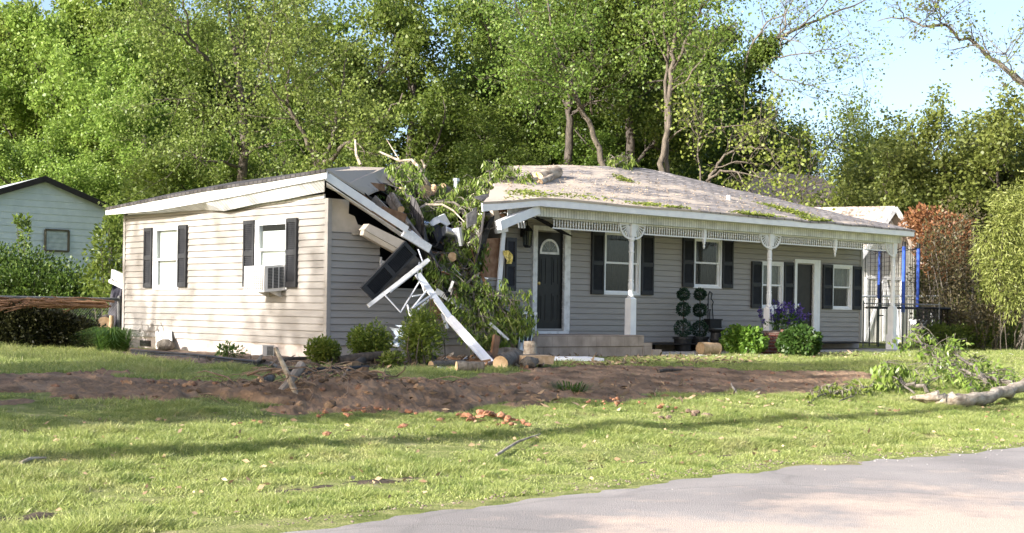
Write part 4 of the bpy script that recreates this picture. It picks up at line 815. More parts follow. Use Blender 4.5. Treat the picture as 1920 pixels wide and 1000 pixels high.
m.tube([(T0 - .2, y, zt - .25), (T0 - .14, y, zt - .32), (T0 - .08, y, zt - .22)], .011, 5); m.tube([(T0 - .02, y, z0), (T0 - .02, y, z0 + .16), (T0 + .0, y, z0 + .22), (T0 - .04, y, z0 + .2)], .011, 5); m.build('scrollwork', MT['blackmetal'], o)
m = MB(); m.box((T0 - .2, y - .17, z0 - .20), (T0 + .2, y, z0 - .02)); m.box((T0 - .22, y - .185, z0 - .03), (T0 + .22, y + .005, z0 + .0)); m.box((T0 - .21, y - .178, z0 - .21), (T0 + .21, y + .003, z0 - .185)); m.build('basket', MT['blackmetal'], o)
a = hd(1313, 667, -.35); b = hd(1341, 662, -.3); log('log', 'short brown log section lying before the black urn', (a[0], -.35, .13), (a[0] + .50, -.42, .13), .14, bark=MT['wood'], seed=3)
# brick planter round the middle post, with ivy and salvia
b = (P2 - .02, -.35, 0); o = thing('brick_planter', 'half-ruined red brick planter between two ivy clumps', 'planter', b); rg = np.random.RandomState(2); m = MB()
cx, cy = P2 - .1, -.2
for k in range(7):
    rr = .95 - .0 * k
    for i in range(26):
        a = math.pi + math.pi * (i + .5 * (k % 2)) / 26; top = 7 - abs(i - 13) * .22
        if k > top or (rg.rand() < .10 and k > 1): continue
        c = V3(cx + rr * 1.05 * math.cos(a), cy + .75 * math.sin(a), .04 + k * .08); tx = nrm(V3(-1.05 * math.sin(a), .75 * math.cos(a), 0)); m.bar(c - tx * .052, c + tx * .052, .072, .10)
m.build('brick_wall', MT['brick'], o); m = MB(); m.grid(lambda u, v: (cx + .9 * v * math.cos(6.283 * u), cy + .65 * v * math.sin(6.283 * u), .50 + .03 * math.sin(9 * u + 5 * v)), 16, 3); m.build('potting_soil', MT['mulch'], o)
def ivyb(label, px, ww, lm, seed, base_y=668): b = gp(px, base_y); b[2] = .0; rg = np.random.RandomState(seed); s = 33. / F; w_ = ww * s / 2; el = [((b[0], b[1] + .25, .27), (w_, .5, .34)), ((b[0] - w_ * .4, b[1] + .15, .25), (w_ * .6, .45, .33)), ((b[0] + w_ * .45, b[1] + .2, .28), (w_ * .6, .45, .32))]; bush('ivy_clump', label, 'ivy', tuple(b), el, 3400, .085, .07, lm, stems=6, seed=seed, lump=.22, droop=.75, group='ivy over the brick planter', shell=.75)
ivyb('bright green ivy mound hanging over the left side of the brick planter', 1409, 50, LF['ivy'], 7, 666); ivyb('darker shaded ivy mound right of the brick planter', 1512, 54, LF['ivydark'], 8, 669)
b = (P2 + .35, -.12, .5); rg = np.random.RandomState(5); o = thing('salvia', 'tall purple salvia flowering beside the middle porch post', 'flower', b); C, D = blob([((b[0] + .0, b[1], .68), (.5, .35, .24))], 700, rg); npmesh('foliage', leaves(C, D, .10, .035, rg), 4, LF['tuft'], o, b)
V = []; st = MB()
for i in range(46):
    x = b[0] + rg.uniform(-.45, .55); y = b[1] + rg.uniform(-.3, .3); h = 1.02 + rg.uniform(-.22, .18) - .25 * abs(x - b[0] - .0); lx = (x - b[0]) * .35; st.tube([(x, y, .55), (x + lx, y, h)], .006, 3)
    k = 40; f = rg.uniform(.55, 1.02, k); Cc = np.stack([x + lx * f, np.full(k, y), .55 + (h - .55) * f], 1) + rg.normal(size=(k, 3)) * .012; V.append(leaves(Cc, unit(rg, k) + np.array([0, 0, .6]), .05, .028, rg))
st.build('stem', LF['tuft'], o); npmesh('flower_spikes', np.concatenate(V), 4, MT['purple'], o, b)

# ------------------------------------------------------------------ debris of the crushed corner
s4 = [(758, 452), (780, 476), (699, 562), (676, 539)]; pc = [hd(*p, -.42 + .0 * i) for i, p in enumerate(s4)]
c0 = sum(pc) / 4; ex = nrm((pc[1] - pc[0]) + (pc[2] - pc[3])); ez = nrm((pc[0] - pc[3]) + (pc[1] - pc[2])); wd_ = np.linalg.norm(pc[1] - pc[0]); ln_ = np.linalg.norm(pc[0] - pc[3])
m = shutter_mb('d', 0., (0, wd_, 0, ln_), 0.); m.v = [tuple(pc[3] + ex * v[0] + ez * v[2] + V3(0, 1, 0) * (v[1] + .0)) for v in m.v]; single(m, 'shutter', MT['shutter'], 'charcoal louvred shutter torn off and hanging aslant at the broken wall', 'shutter', tuple(c0))
m = MB(); m.bar(hd(804, 487, -.75), hd(690, 574, -.65), .065, .03, (0, .3, 1)); single(m, 'awning_rail', MT['oldwhite'], 'scuffed white rail slanting across below the torn shutter', 'rail', tuple(hd(745, 530, -.7)))
def frame_tubes(label, lines, dd, r, mt='alum'):
    m = MB()
    for ln in lines:
        for i, (a, b) in enumerate(zip(ln[:-1], ln[1:])): m.tube([hd(a[0], a[1], dd - .12 * math.sin(i * 2.1)), hd(b[0], b[1], dd - .12 * math.sin((i + 1) * 2.1))], r, 5)
    q = hd(*lines[0][0], dd); return single(m, 'screen_frame', MT[mt], label, 'frame', tuple(q))
frame_tubes('bent thin white window screen frame dangling under the slanting rail', [[(722, 554), (751, 586), (788, 526), (797, 552), (773, 556)]], -.7, .013)
frame_tubes('twisted white metal frame dangling beside the fallen beam', [[(814, 550), (772, 579), (768, 596)], [(812, 556), (770, 592)], [(764, 572), (769, 594)], [(800, 545), (772, 580)]], -.8, .018)
frame_tubes('bent grey strips above the fallen beam', [[(784, 468), (792, 490), (790, 516)], [(786, 492), (782, 520), (800, 548)]], -.6, .014, 'metal')
bt_ = gp(922, 689); J = hd(846, 600, -1.1)
m = MB(); B0 = V3(bt_[0], bt_[1], bt_[2] + .03); m.bar(hd(783, 514, -.55), J, .13, .03, (1, .2, .5)); m.bar(hd(842, 596, -1.06), B0, .155, .035, (1, .2, .6)); m.bar(hd(842, 596, -1.02) + V3(0, .05, 0), B0 + V3(0.02, .05, 0), .03, .10, (1, .2, .6))
single(m, 'fascia_beam', MT['trim'], 'long white fascia beam snapped and sloping to the ground', 'beam', tuple(B0))
m = MB(); m.bar(hd(829, 588, -.9), hd(839, 616, -.9), .06, .02); single(m, 'trim_strip', MT['trim'], 'short white strip dangling behind the fallen beam', 'strip', tuple(hd(834, 600, -.9)))
m = MB(); q4 = [hd(692, 420, -.30), hd(758, 452, -.40), hd(747, 466, -.42), hd(683, 431, -.32)]; m.prism(q4, (0, .16, 0)); q5 = [hd(683, 432, -.31), hd(747, 467.5, -.41), hd(741, 474, -.38), hd(681, 441, -.28)]; m.prism(q5, (0, .1, 0)); single(m, 'siding_box', MT['tan'], 'tan boxed siding panel peeled off above the torn shutter', 'panel', tuple(q4[0]))
m = MB(); m.prism([hd(660, 437, -.03), hd(684, 430, -.05), hd(684, 440, -.05), hd(661, 441, -.03)], (0, .015, 0)); single(m, 'siding_scrap', MT['tan'], 'small tan scrap stuck on the wall left of the peeled panel', 'scrap', tuple(hd(670, 437, -.03)))
m = MB(); m.prism([hd(768, 470, -.15), hd(790, 490, -.2), hd(740, 545, -.15), hd(712, 560, -.1), hd(735, 520, -.12)], (0, .01, 0)); single(m, 'window_screen', MT['shred'], 'dark torn window screen behind the torn shutter', 'screen', tuple(hd(750, 520, -.15)))
m = MB(); m.bar(hd(712, 490, -.02), hd(745, 500, -.02), .05, .03); m.bar(hd(714, 512, -.02), hd(714, 482, -.02), .03, .03); m.bar(hd(730, 545, -.45), hd(800, 490, -.35), .09, .02); single(m, 'window_casing', MT['oldwhite'], 'broken white casing left of the smashed window', 'casing', tuple(hd(712, 490, -.02)))
# roots and straps hanging behind the beam
m = MB(); rg = np.random.RandomState(8)
for i in range(12):
    x = 815 + rg.uniform(-6, 10); p = [hd(x + rg.normal() * 3 + k * rg.uniform(-2, 2), 560 + k * 14, -.85) for k in range(5)]; m.tube(p, [.012, .011, .009, .006, .004], 4)
single(m, 'root_strands', MT['rafter'], 'brown stringy strands dangling behind the fallen beam', 'roots', tuple(hd(818, 580, -.85)))
# duct, sheet, flue
m = MB(); q = [hd(782, 418, .8), hd(806, 423, .7)]; m.tube(q, .065, 12); single(m, 'duct', MT['metal'], 'short silver duct stub left of the plastic sheet', 'duct', tuple(q[0]))
m = MB(); q = [hd(832, 433, .45), hd(856, 440, .4), hd(872, 446, .35)]; m.tube(q, [.085, .085, .08], 14); m.tube([hd(832, 433, .45), hd(835, 434, .45)], .098, 14); m.tube([hd(858, 428, .35), hd(864, 462, .3)], [.10, .085], 12); m.tube([hd(870, 446, .35), hd(880, 447, .33)], .075, 12); single(m, 'duct', MT['metal'], 'shiny silver duct with a tee joint between the leaves', 'duct', tuple(q[0]))
m = MB(); pl = [hd(807, 418, .6), hd(816, 409, .6), hd(834, 401, .65), hd(845, 420, .6), hd(838, 424, .5), hd(826, 417, .5), hd(812, 424, .5)]; m.prism(pl, (0, .05, 0)); single(m, 'plastic_sheet', MT['poly'], 'bent translucent white plastic sheet above the silver duct', 'sheet', tuple(pl[0]))
m = MB(); m.prism([hd(812, 436, .5), hd(824, 422, .55), hd(832, 436, .5), hd(829, 446, .45), hd(820, 456, .45)], (0, .2, 0)); single(m, 'flue_cap', MT['plastic'], 'black broken cowl left of the silver tee duct', 'cowl', tuple(hd(820, 440, .5)))
m = MB(); q = hd(854, 352, 2.6); m.tube([q + V3(0, 0, -.1), q + V3(.02, 0, .15)], .05, 10); m.tube([q + V3(.02, 0, .13), q + V3(.02, 0, .19)], .075, 10); single(m, 'roof_vent', MT['metal'], 'small grey metal roof vent lying among the leaves', 'vent', tuple(q))
# felt scraps hanging at the broken edge of the right-hand roof
m = MB(); m.prism([hd(887, 392, -.2), hd(894, 389, -.2), hd(894, 418, -.25), hd(876, 428, -.25), hd(876, 402, -.2), hd(886, 396, -.2)], (0, .02, 0)); single(m, 'felt_scrap', mat('felt_grey', (.12, .115, .11), (.20, .19, .18), 12, .9), 'grey shingle scrap dangling from the broken right eave', 'scrap', tuple(hd(885, 400, -.2)))
m = MB(); m.prism([hd(928, 368, .9), hd(950, 358, 1.1), hd(961, 361, 1.1), hd(940, 371, .8)], (0, .02, .04)); m.prism([hd(890, 372, .3), hd(915, 366, .3), hd(960, 372, .2), hd(905, 378, .0)], (0, .02, .03)); single(m, 'felt_scrap', MT['shred'], 'curled black shingle strip along the broken right eave', 'scrap', tuple(hd(930, 368, .6)))
# logs in the gap and on the roof
log('log', 'short log with a pale round end at the left roof edge', hd(735, 368, 1.2), hd(752, 393, .5), .07, n=14, seed=1)
log('log', 'thick dark log end in the leaves at the top of the gap', hd(772, 356, 3.2), hd(798, 360, 2.6), .16, seed=2)
log('log', 'grey log with bark right of the thick one in the gap', hd(838, 362, 3.0), hd(812, 356, 2.9), .13, seed=3)
log('log', 'small pale log end in the leaves near the left roof edge', hd(768, 368, 2.4), hd(752, 358, 2.0), .085, seed=4)
log('log', 'tiny pale cut end at the top of the gap', hd(826, 352, 3.2), hd(831, 349, 2.7), .065, seed=4)
log('log', 'pale oval cut branch end beside the smashed window', hd(862, 480, .35), hd(848, 482, -.05), .10, seed=6)
log('log', 'grey log lying across the leaves below the silver duct', hd(842, 517, .2), hd(876, 521, -.1), .115, seed=7)
fz = lambda px, py, dd: hd(px, py, dd)
log('log', 'thick sunlit log with pale cut face lying on the right roof', fz(1008, 335, 2.3), fz(1045, 322, 2.6), .145, bark=MT['barkpale'], seed=8)
log('log', 'thinner log in front of the thick one on the right roof', fz(1012, 343, 1.7), fz(1036, 332, 2.2), .075, bark=MT['barkpale'], seed=9)
log('log', 'pale splintered log stub left of the logs on the right roof', fz(988, 341, 1.9), fz(1006, 337, 2.1), .085, bark=MT['barkpale'], r2=.06, seed=10)
def glog(label, a, b, r, **k):
    p = gp(*a); q = gp(*b); p[2] += r * .9; q[2] += r * .9; return log('log', label, p, q, r, **k)
glog('short grey log lying in the grass before the fallen beam', (856, 697), (906, 697), .085, seed=11)
glog('slim log with orange cut end beneath the tall ragged shrub', (808, 691), (870, 688), .062, seed=12)
p = gp(938, 694); log('log', 'fat log with wide tan cut face beside the foot of the fallen beam', (p[0], p[1], p[2] + .10), (p[0] + .7, p[1] + .45, .12), .125, seed=13)
p = gp(953, 690); log('log', 'small log with bright cut face right of the fat log', (p[0], p[1], p[2] + .065), (p[0] + .35, p[1] + .05, .065), .065, seed=14)
m = MB(); q = gp(980, 692); rock(m, (q[0] + .12, q[1], .05), .16, 5, (1.2, .8, .7), amp=.3); single(m, 'wood_chunk', MT['bark'], 'grey broken chunk of wood before the split log', 'wood chunk', tuple(q))
q = gp(1004, 691); m = MB(); m.prism([(q[0] - .25, q[1], .02), (q[0] + .3, q[1] - .1, .02), (q[0] + .4, q[1] + .25, .03), (q[0] - .2, q[1] + .3, .03)], (.04, 0, .13)); m.mi = 1; m.tube([(q[0] - .25, q[1] + .28, .09), (q[0] + .42, q[1] + .24, .09)], .08, 8); single(m, 'split_log', [MT['wood'], MT['bark']], 'split log showing fresh pale wood before the upright log', 'log', tuple(q))
q = gp(993, 683); log('log', 'upright cut log standing at the left end of the concrete stoop', (q[0], q[1], q[2] - .02), (q[0] + .03, q[1] + .02, q[2] + .38), .12, bark=MT['barkpale'], n=18, seed=15)
q = gp(640, 690); log('fallen_limb', 'long dark bare limb lying before the rounded shrub', tuple(gp(636, 686) + V3(0, 0, .07)), tuple(gp(748, 684) + V3(0, 0, .16)), .085, cat='limb', bark=MT['barkdark'], bend=.10, r2=.07, seed=16)
log('fallen_limb', 'short dark bare limb beneath the long dark one', tuple(gp(668, 692) + V3(0, 0, .06)), tuple(gp(722, 668) + V3(0, 0, .25)), .07, cat='limb', bark=MT['barkdark'], seed=17)
log('fallen_limb', 'thin dark limb lying along the mulch at the corner shrub', tuple(gp(528, 684) + V3(0, 0, .07)), tuple(gp(592, 682) + V3(0, 0, .07)), .04, cat='limb', bark=MT['barkdark'], seed=18, bend=.03)
# more debris on the ground
q = gp(912, 690); m = MB(); m.prism([tuple(gp(889, 677) + V3(0, 0, .10)), tuple(gp(917, 692) + V3(0, 0, .04)), tuple(gp(931, 690) + V3(0, 0, .08)), tuple(gp(908, 668) + V3(0, 0, .22))], (0, .02, .03)); single(m, 'shingle_sheet', MT['shingle_red'], 'broken brown shingle strip under the foot of the fallen beam', 'shingles', tuple(q))
q = hd(985, 640, -.75); m = MB(); pq = [hd(967, 671, -.95), hd(993, 671, -.95), hd(1006, 586, -.6), hd(978, 584, -.6)]; m.prism(pq, (0, .03, 0)); m.mi = 1
for i in range(4):
    f = .06 + .28 * i; a_ = pq[0] * (1 - f) + pq[1] * f; b_ = pq[3] * (1 - f) + pq[2] * f; m.bar(a_ + V3(0, -.012, 0), b_ + V3(0, -.012, 0), .018, .014, (1, 0, 0))
m.mi = 2; m.prism([pq[3] + (pq[2] - pq[3]) * .02 + V3(0, -.02, 0), pq[2] + V3(0, -.02, 0), pq[2] + V3(0, -.02, -.1), pq[3] + V3(0, -.02, -.1)], (0, .012, 0)); single(m, 'ribbed_sheet', [MT['plastic'], MT['alum'], MT['ac']], 'dark panel with white ribs leaning on the end of the stoop', 'panel', tuple(q))
m = MB(); m.prism([hd(972, 668, -1.1), hd(984, 664, -1.1), hd(978, 642, -1.0), hd(973, 650, -1.0)], (0, .03, 0)); single(m, 'vinyl_scrap', MT['alum'], 'white torn scrap before the ribbed dark panel', 'scrap', tuple(hd(978, 660, -1.1)))
q = gp(1072, 680); a_ = gp(1006, 678); b_ = gp(1140, 680); m = MB(); m.prism([(a_[0], a_[1], .0), (b_[0], b_[1] + .1, .0), (b_[0], b_[1] + .55, .02), (a_[0], a_[1] + .45, .02)], (0, 0, .05)); single(m, 'plank', MT['trim'], 'long white board lying on the ground before the stoop', 'board', tuple(q))
def gbar(name, label, cat, a, za, b, zb, wd_, th, mt, da=None):
    p = gp(*a); p[2] += za; q = hd(b[0], b[1], p[1] + (da or .3)); m = MB(); m.bar(p, q, wd_, th, (1, 0, .4)); return single(m, name, MT[mt], label, cat, tuple(p))
gbar('siding_strip', 'grey bent siding strip leaning beyond the fallen beam', 'strip', (862, 664), .02, (910, 612), 0, .14, .02, 'alum', .2)
gbar('siding_strip', 'grey narrow strip leaning beyond the wider grey strip', 'strip', (858, 662), .0, (892, 618), 0, .05, .02, 'metal', .5)
m = MB(); m.bar(hd(918, 606, -1.2), hd(953, 638, -1.3), .05, .03); single(m, 'trim_strip', MT['oldwhite'], 'white peeling strip among the drooping leaves near the stoop', 'strip', tuple(hd(935, 620, -1.2)))
m = MB(); m.bar(hd(817, 545, -.3), hd(880, 584, -.5), .10, .02); single(m, 'siding_strip', MT['alum'], 'pale strip sloping behind the top of the fallen beam', 'strip', tuple(hd(850, 565, -.3)))
m = MB(); a_ = gp(838, 668); b_ = gp(925, 662); m.bar(a_ + V3(0, 0, .06), b_ + V3(0, 0, .14), .12, .04); single(m, 'broken_board', MT['ply'], 'brown broken board lying across behind the fallen beam', 'board', tuple(a_))
m = MB(); m.bar(hd(925, 672, -1.6), hd(931, 630, -1.5), .13, .06, (1, 0, 0)); single(m, 'broken_board', MT['rafter'], 'red-brown splintered stud standing left of the ribbed dark panel', 'board', tuple(hd(925, 672, -1.6)))
m = MB(); rg = np.random.RandomState(4); q = hd(754, 633, -.55); m.grid(lambda a, b: tuple(hd(739 + 24 * a + 5 * math.sin(b * 7), 616 + 38 * b + 5 * math.sin(a * 9), -.62) + V3(0, .12 * (vn(a * 5, b * 6, 5) - .5) * 3, .05 * vn(a * 6, b * 6, 8))), 12, 14); single(m, 'plastic_bag', MT['blueplastic'], 'crumpled bluish white plastic between the two larger shrubs', 'plastic', tuple(q))
m = MB(); m.bar(hd(767, 604, -1.4), hd(789, 622, -1.5), .04, .02); m.bar(hd(760, 616, -1.4), hd(792, 607, -1.5), .02, .02); single(m, 'trim_strip', MT['oldwhite'], 'crossed white sticks stuck in the top of the tall ragged shrub', 'strip', tuple(hd(775, 610, -1.4)))
for i, (px, py, r_, lb) in enumerate(((905, 671, .10, 'white splintered insulation lump behind the shingle strip'), (955, 676, .22, 'grey log heap behind the fat cut log'), (945, 664, .2, 'dark rubble lump at the foot of the broken wall'))):
    m = MB(); q = gp(px, py); rock(m, (q[0], q[1], r_ * .5), r_, i + 2, (1.6, .9, .6)); single(m, 'rubble', [MT['oldwhite'], MT['bark'], MT['dark']][i], lb, 'rubble', tuple(q))

# ------------------------------------------------------------------ leaves of the fallen tree
def leafy_branch(name, label, limbs, clusters, n, ln=.125, wd=.036, sig=.16, droop=1.2, seed=1, lm=None, r0=.035, twigs=True, bm=None, bend=.12):
    rg = np.random.RandomState(seed); b = limbs[0][0] if limbs else clusters[0]; o = thing(name, label, 'branch', tuple(b)); m = MB(); C = []
    for ln_ in limbs:
        k = len(ln_); fp = []
        for i in range(k - 1):
            for s in range(4): a = s / 4; fp.append(V3(*ln_[i]) * (1 - a) + V3(*ln_[i + 1]) * a + rg.normal(size=3) * .02)
        fp.append(V3(*ln_[-1])); m.tube(fp, [r0 * (1 - .75 * i / len(fp)) for i in range(len(fp))], 6)
    per = max(1, n // (len(clusters) * 7))
    for c in clusters:
        c = V3(*c)
        for j in range(7):
            p = c + rg.normal(size=3) * sig * np.array([1, 1, .8]); e = p + rg.normal(size=3) * np.array([.1, .1, .04]) + V3(0, 0, -.12)
            if twigs: m.tube([c + V3(0, 0, .05), (c + p) / 2 + V3(0, 0, .06), p, e], [.008, .007, .005, .003], 3)
            f = rg.rand(per, 1); C.append(p + (e - p) * f + rg.normal(size=(per, 3)) * .035)
    m.build('limb', bm or MT['bark'], o); C = np.concatenate(C); D = unit(rg, len(C)) * .75 + np.array([0, 0, -droop]); npmesh('foliage', leaves(C, D, ln, wd, rg, .4), 4, lm or LF['fallen'], o, b); return o
cl = lambda pts: [hd(x, y, d) for x, y, d in pts]
leafy_branch('fallen_branch', 'leafy fallen branch hanging over the left roof edge', [cl([(790, 400, 2.0), (765, 350, 2.2), (748, 320, 2.4)]), cl([(765, 350, 2.2), (744, 345, 2.)])], cl([(746, 322, 2.2), (756, 330, 2.2), (752, 345, 2.0), (765, 340, 2.4), (744, 360, 1.8), (758, 362, 1.7), (772, 344, 2.0), (750, 378, 1.5), (765, 385, 1.3), (770, 405, 1.0), (778, 325, 2.6), (784, 380, 1.4), (762, 312, 2.6)]), 1500, seed=1, sig=.13)
leafy_branch('fallen_branch', 'leafy fallen branch in the middle of the gap above the silver duct', [cl([(835, 430, 1.6), (820, 395, 1.8), (790, 372, 2.2)]), cl([(900, 420, .6), (850, 380, 1.2), (800, 384, 1.6)])], cl([(796, 376, 2.0), (812, 384, 1.7), (828, 380, 1.8), (840, 372, 2.0), (862, 364, 2.2), (872, 380, 1.6), (850, 388, 1.5), (884, 372, 1.8), (866, 402, 1.0), (880, 396, 1.0), (892, 384, 1.2), (790, 402, 1.2), (806, 400, 1.2), (780, 418, .9), (795, 425, .7), (890, 355, 2.2), (876, 352, 2.4), (850, 360, 2.3), (880, 412, .6), (884, 430, .4), (866, 424, .5), (815, 372, 2.2)]), 2600, seed=2)
leafy_branch('fallen_branch', 'leafy branch standing up against the broken right roof', [cl([(900, 385, 1.2), (912, 350, 1.6), (922, 318, 2.0)]), cl([(912, 350, 1.6), (944, 342, 1.6), (980, 334, 1.6)])], cl([(926, 312, 2.0), (938, 318, 2.0), (918, 326, 1.9), (932, 332, 1.8), (945, 328, 1.9), (910, 345, 1.6), (925, 352, 1.4), (940, 345, 1.5), (955, 338, 1.6), (968, 330, 1.8), (975, 342, 1.5), (905, 362, 1.2), (918, 368, 1.0), (958, 320, 2.2), (994, 330, 1.7), (990, 350, 1.3), (950, 356, 1.2)]), 1900, seed=3, sig=.12)
leafy_branch('fallen_branch', 'shaded leafy branch crammed in the crushed wall below the duct', [cl([(860, 440, .6), (850, 500, .2), (820, 520, -.1)]), cl([(905, 430, .3), (880, 480, .1), (862, 530, -.2)])], cl([(876, 440, .3), (885, 455, .2), (870, 465, .2), (858, 475, .15), (845, 500, -.1), (828, 508, -.2), (812, 512, -.25), (850, 520, -.15), (836, 528, -.3), (820, 500, -.1), (864, 500, .0), (880, 490, .1), (888, 475, .15), (866, 450, .3), (875, 530, -.2), (890, 545, -.3), (855, 545, -.35), (842, 550, -.4), (832, 480, .1)]), 2300, seed=4, lm=LF['fallen'])
leafy_branch('fallen_branch', 'big drooping leafy branch hanging before the front door side', [cl([(880, 500, .1), (905, 545, -.5), (950, 590, -1.0)]), cl([(880, 500, .1), (890, 560, -.5), (910, 610, -1.0)]), cl([(905, 545, -.5), (940, 560, -.9), (965, 575, -1.1)])], cl([(885, 548, -.4), (900, 540, -.4), (915, 548, -.6), (930, 552, -.7), (945, 560, -.9), (958, 568, -1.), (966, 585, -1.1), (880, 570, -.5), (895, 575, -.6), (910, 572, -.7), (925, 578, -.8), (940, 585, -.9), (955, 600, -1.1), (885, 592, -.7), (900, 598, -.8), (915, 605, -.9), (930, 612, -1.0), (905, 622, -1.0), (918, 632, -1.1), (934, 640, -1.1), (945, 622, -1.1), (970, 606, -1.2), (892, 612, -.9), (926, 648, -1.15), (980, 600, -1.2), (868, 560, -.4), (876, 584, -.6)]), 3600, seed=5, sig=.15, r0=.03)
m = MB(); rg = np.random.RandomState(3)
for ln_, r_ in ((cl([(806, 352, 2.8), (793, 330, 2.8), (784, 312, 2.8), (772, 300, 3.0), (750, 302, 3.2), (712, 285, 3.6)]), .05), (cl([(793, 330, 2.8), (796, 310, 2.8), (790, 300, 2.8)]), .03), (cl([(772, 300, 3.0), (740, 318, 3.0)]), .018), (cl([(750, 302, 3.2), (725, 262, 3.8)]), .014)):
    m.tube(ln_, [r_ * (1 - .7 * i / len(ln_)) for i in range(len(ln_))], 6)
single(m, 'bare_branch', MT['barkpale'], 'pale bare branch forking up out of the gap in the roof', 'branch', tuple(hd(806, 352, 2.8)))
m = MB(); ln_ = cl([(782, 392, 1.2), (800, 384, 1.2), (830, 384, 1.0), (850, 395, .8), (872, 418, .4)]); m.tube(ln_, [.03, .026, .022, .016, .01], 6); single(m, 'bare_branch', MT['barkpale'], 'thin pale branch arching before the leaves in the gap', 'branch', tuple(ln_[0]))
m = MB(); ln_ = cl([(676, 309, 4.2), (668, 290, 4.3), (666, 262, 4.4)]); m.tube(ln_, [.035, .03, .02], 6); single(m, 'bare_branch', MT['barkpale'], 'pale broken stick poking up behind the left roof ridge', 'branch', tuple(ln_[0]))
leafy_branch('leafy_twig', 'leafy twig lying on the ridge of the right roof', [cl([(1150, 312, 3.6), (1180, 296, 3.6)])], cl([(1152, 300, 3.6), (1165, 296, 3.6), (1176, 300, 3.6)]), 260, seed=6, sig=.12)
rg = np.random.RandomState(15); m = MB()                                      # splinters and torn scraps: uncountable
for i in range(230):
    u = rg.uniform(.12, .9); v = rg.uniform(.0, .45); p = V3(*vloft(u, v)) + rg.normal(size=3) * np.array([.08, .12, .10]) + V3(0, -.05, .06); ax = unit(rg, 1)[0] * np.array([1, .6, .8]); l_ = rg.uniform(.08, .5); m.mi = int(rg.choice(4, p=[.4, .25, .2, .15])); m.bar(p, p + ax * l_, rg.uniform(.012, .07), rg.uniform(.006, .02), tuple(rg.normal(size=3)))
for i in range(90):
    p = gp(rg.uniform(815, 1010), rg.uniform(668, 694)); a = rg.uniform(0, 6.28); l_ = rg.uniform(.08, .45); m.mi = int(rg.choice(4, p=[.45, .3, .15, .1])); m.bar(p + V3(0, 0, .03), p + V3(math.cos(a) * l_, math.sin(a) * l_, rg.uniform(.0, .12)), rg.uniform(.012, .06), .012, (0, 0, 1))
tag(single(m, 'splinters', [MT['rafter'], MT['greywood'], MT['shred'], MT['oldwhite']], None, None, (3, 0, 1)), kind='stuff')
m = MB()
for i in range(70):
    p = V3(*vloft(rg.uniform(.1, .9), rg.uniform(0, .6))) + V3(0, -.1, rg.uniform(.05, .5)); a = rg.uniform(0, 6.28); pts = [p]
    for k in range(4): a += rg.normal() * .4; p = p + V3(math.cos(a) * .14, math.sin(a) * .1, rg.normal() * .09); pts.append(p)
    m.tube(pts, [.012, .010, .008, .006, .003], 4)
tag(single(m, 'twigs', MT['bark'], None, None, (3, 0, 1)), kind='stuff')
# leaf litter, sawdust and twigs on the roofs: uncountable
def litter(name, pts, n, ln, wd, lm, seed, parent=None):
    rg = np.random.RandomState(seed); C = []
    for (u, v, su, sv, w_) in pts:
        k = int(n * w_); uu = np.clip(rg.normal(u, su, k), .02, .98); vv = np.clip(rg.normal(v, sv, k), .01, .98); C += [fr(a, b) for a, b in zip(uu, vv)]
    C = np.array(C) + np.array([0, 0, .02]); D = unit(rg, len(C)) * np.array([1, 1, .25]); o = npmesh(name, leaves(C, D, ln, wd, rg), 4, lm); o.location = h2w((0, 0, 0)); o.rotation_euler = (0, 0, YAW); return o
def uvpx(px, py):
    best = None
    for v in np.linspace(.02, .98, 25):
        for u in np.linspace(.02, .98, 60):
            p = fr(u, v); q = A + p[0] * R + p[1] * L; X, Y, Z = q[0], q[1], p[2] - ZC
            sx = 960 + F * (X * cr + Z * sr) / Y; sy = YC - F * (-X * sr + Z * cr) / Y; e = (sx - px) ** 2 + (sy - py) ** 2
            if best is None or e < best[0]: best = (e, u, v)
    return best[1], best[2]
LP = [(uvpx(1465, 392), .012, .05, .16), (uvpx(1490, 402), .018, .03, .16), (uvpx(1530, 414), .016, .03, .16), (uvpx(1440, 406), .02, .03, .06), (uvpx(1400, 403), .02, .02, .10), (uvpx(1215, 384), .02, .02, .07), (uvpx(1265, 392), .015, .015, .05), (uvpx(1170, 338), .012, .04, .06), (uvpx(1000, 366), .02, .05, .08), (uvpx(1100, 372), .05, .05, .05)]
tag(litter('leaf_litter', [(u, v, a, b, w_) for (u, v), a, b, w_ in LP], 2600, .09, .035, LF['yellow'], 3), kind='stuff')
tag(litter('wood_chips', [(.2, .45, .16, .28, .5), (.45, .4, .2, .3, .3), (.75, .3, .15, .2, .2)], 1500, .05, .016, leafmat('chip', (.30, .22, .15), (.46, .36, .25), (.09, .06, .04), 0, .9), 4), kind='stuff')

# ------------------------------------------------------------------ yard: root heap, clods, sticks, edging, fallen limb on the right
q = gp(585, 752); o = thing('root_heap', 'tangled heap of upturned roots and soil on the bare ground', 'root heap', tuple(q)); rg = np.random.RandomState(9); m = MB()
for i in range(105):
    t = ROOTC[0] + .25 + rg.normal() * .75; d = ROOTC[1] + rg.normal() * .32; z = float(soilz(t, d)); a = rg.uniform(0, 6.28); l_ = rg.uniform(.2, .7); el = rg.uniform(.0, .6); p0 = V3(t, d, z + .02 + .22 * rg.rand() * math.exp(-((t - ROOTC[0]) / .9) ** 2)); pts = [p0]
    for s in range(4): a += rg.normal() * .45; p0 = p0 + V3(math.cos(a) * l_ / 4, math.sin(a) * l_ / 4, l_ / 4 * (el - .26 * s + rg.normal() * .1)); pts.append(p0)
    r_ = rg.choice([.006, .009, .014, .022], p=[.35, .35, .2, .1]); m.tube(pts, [r_, r_ * .9, r_ * .8, r_ * .6, r_ * .3], 5)
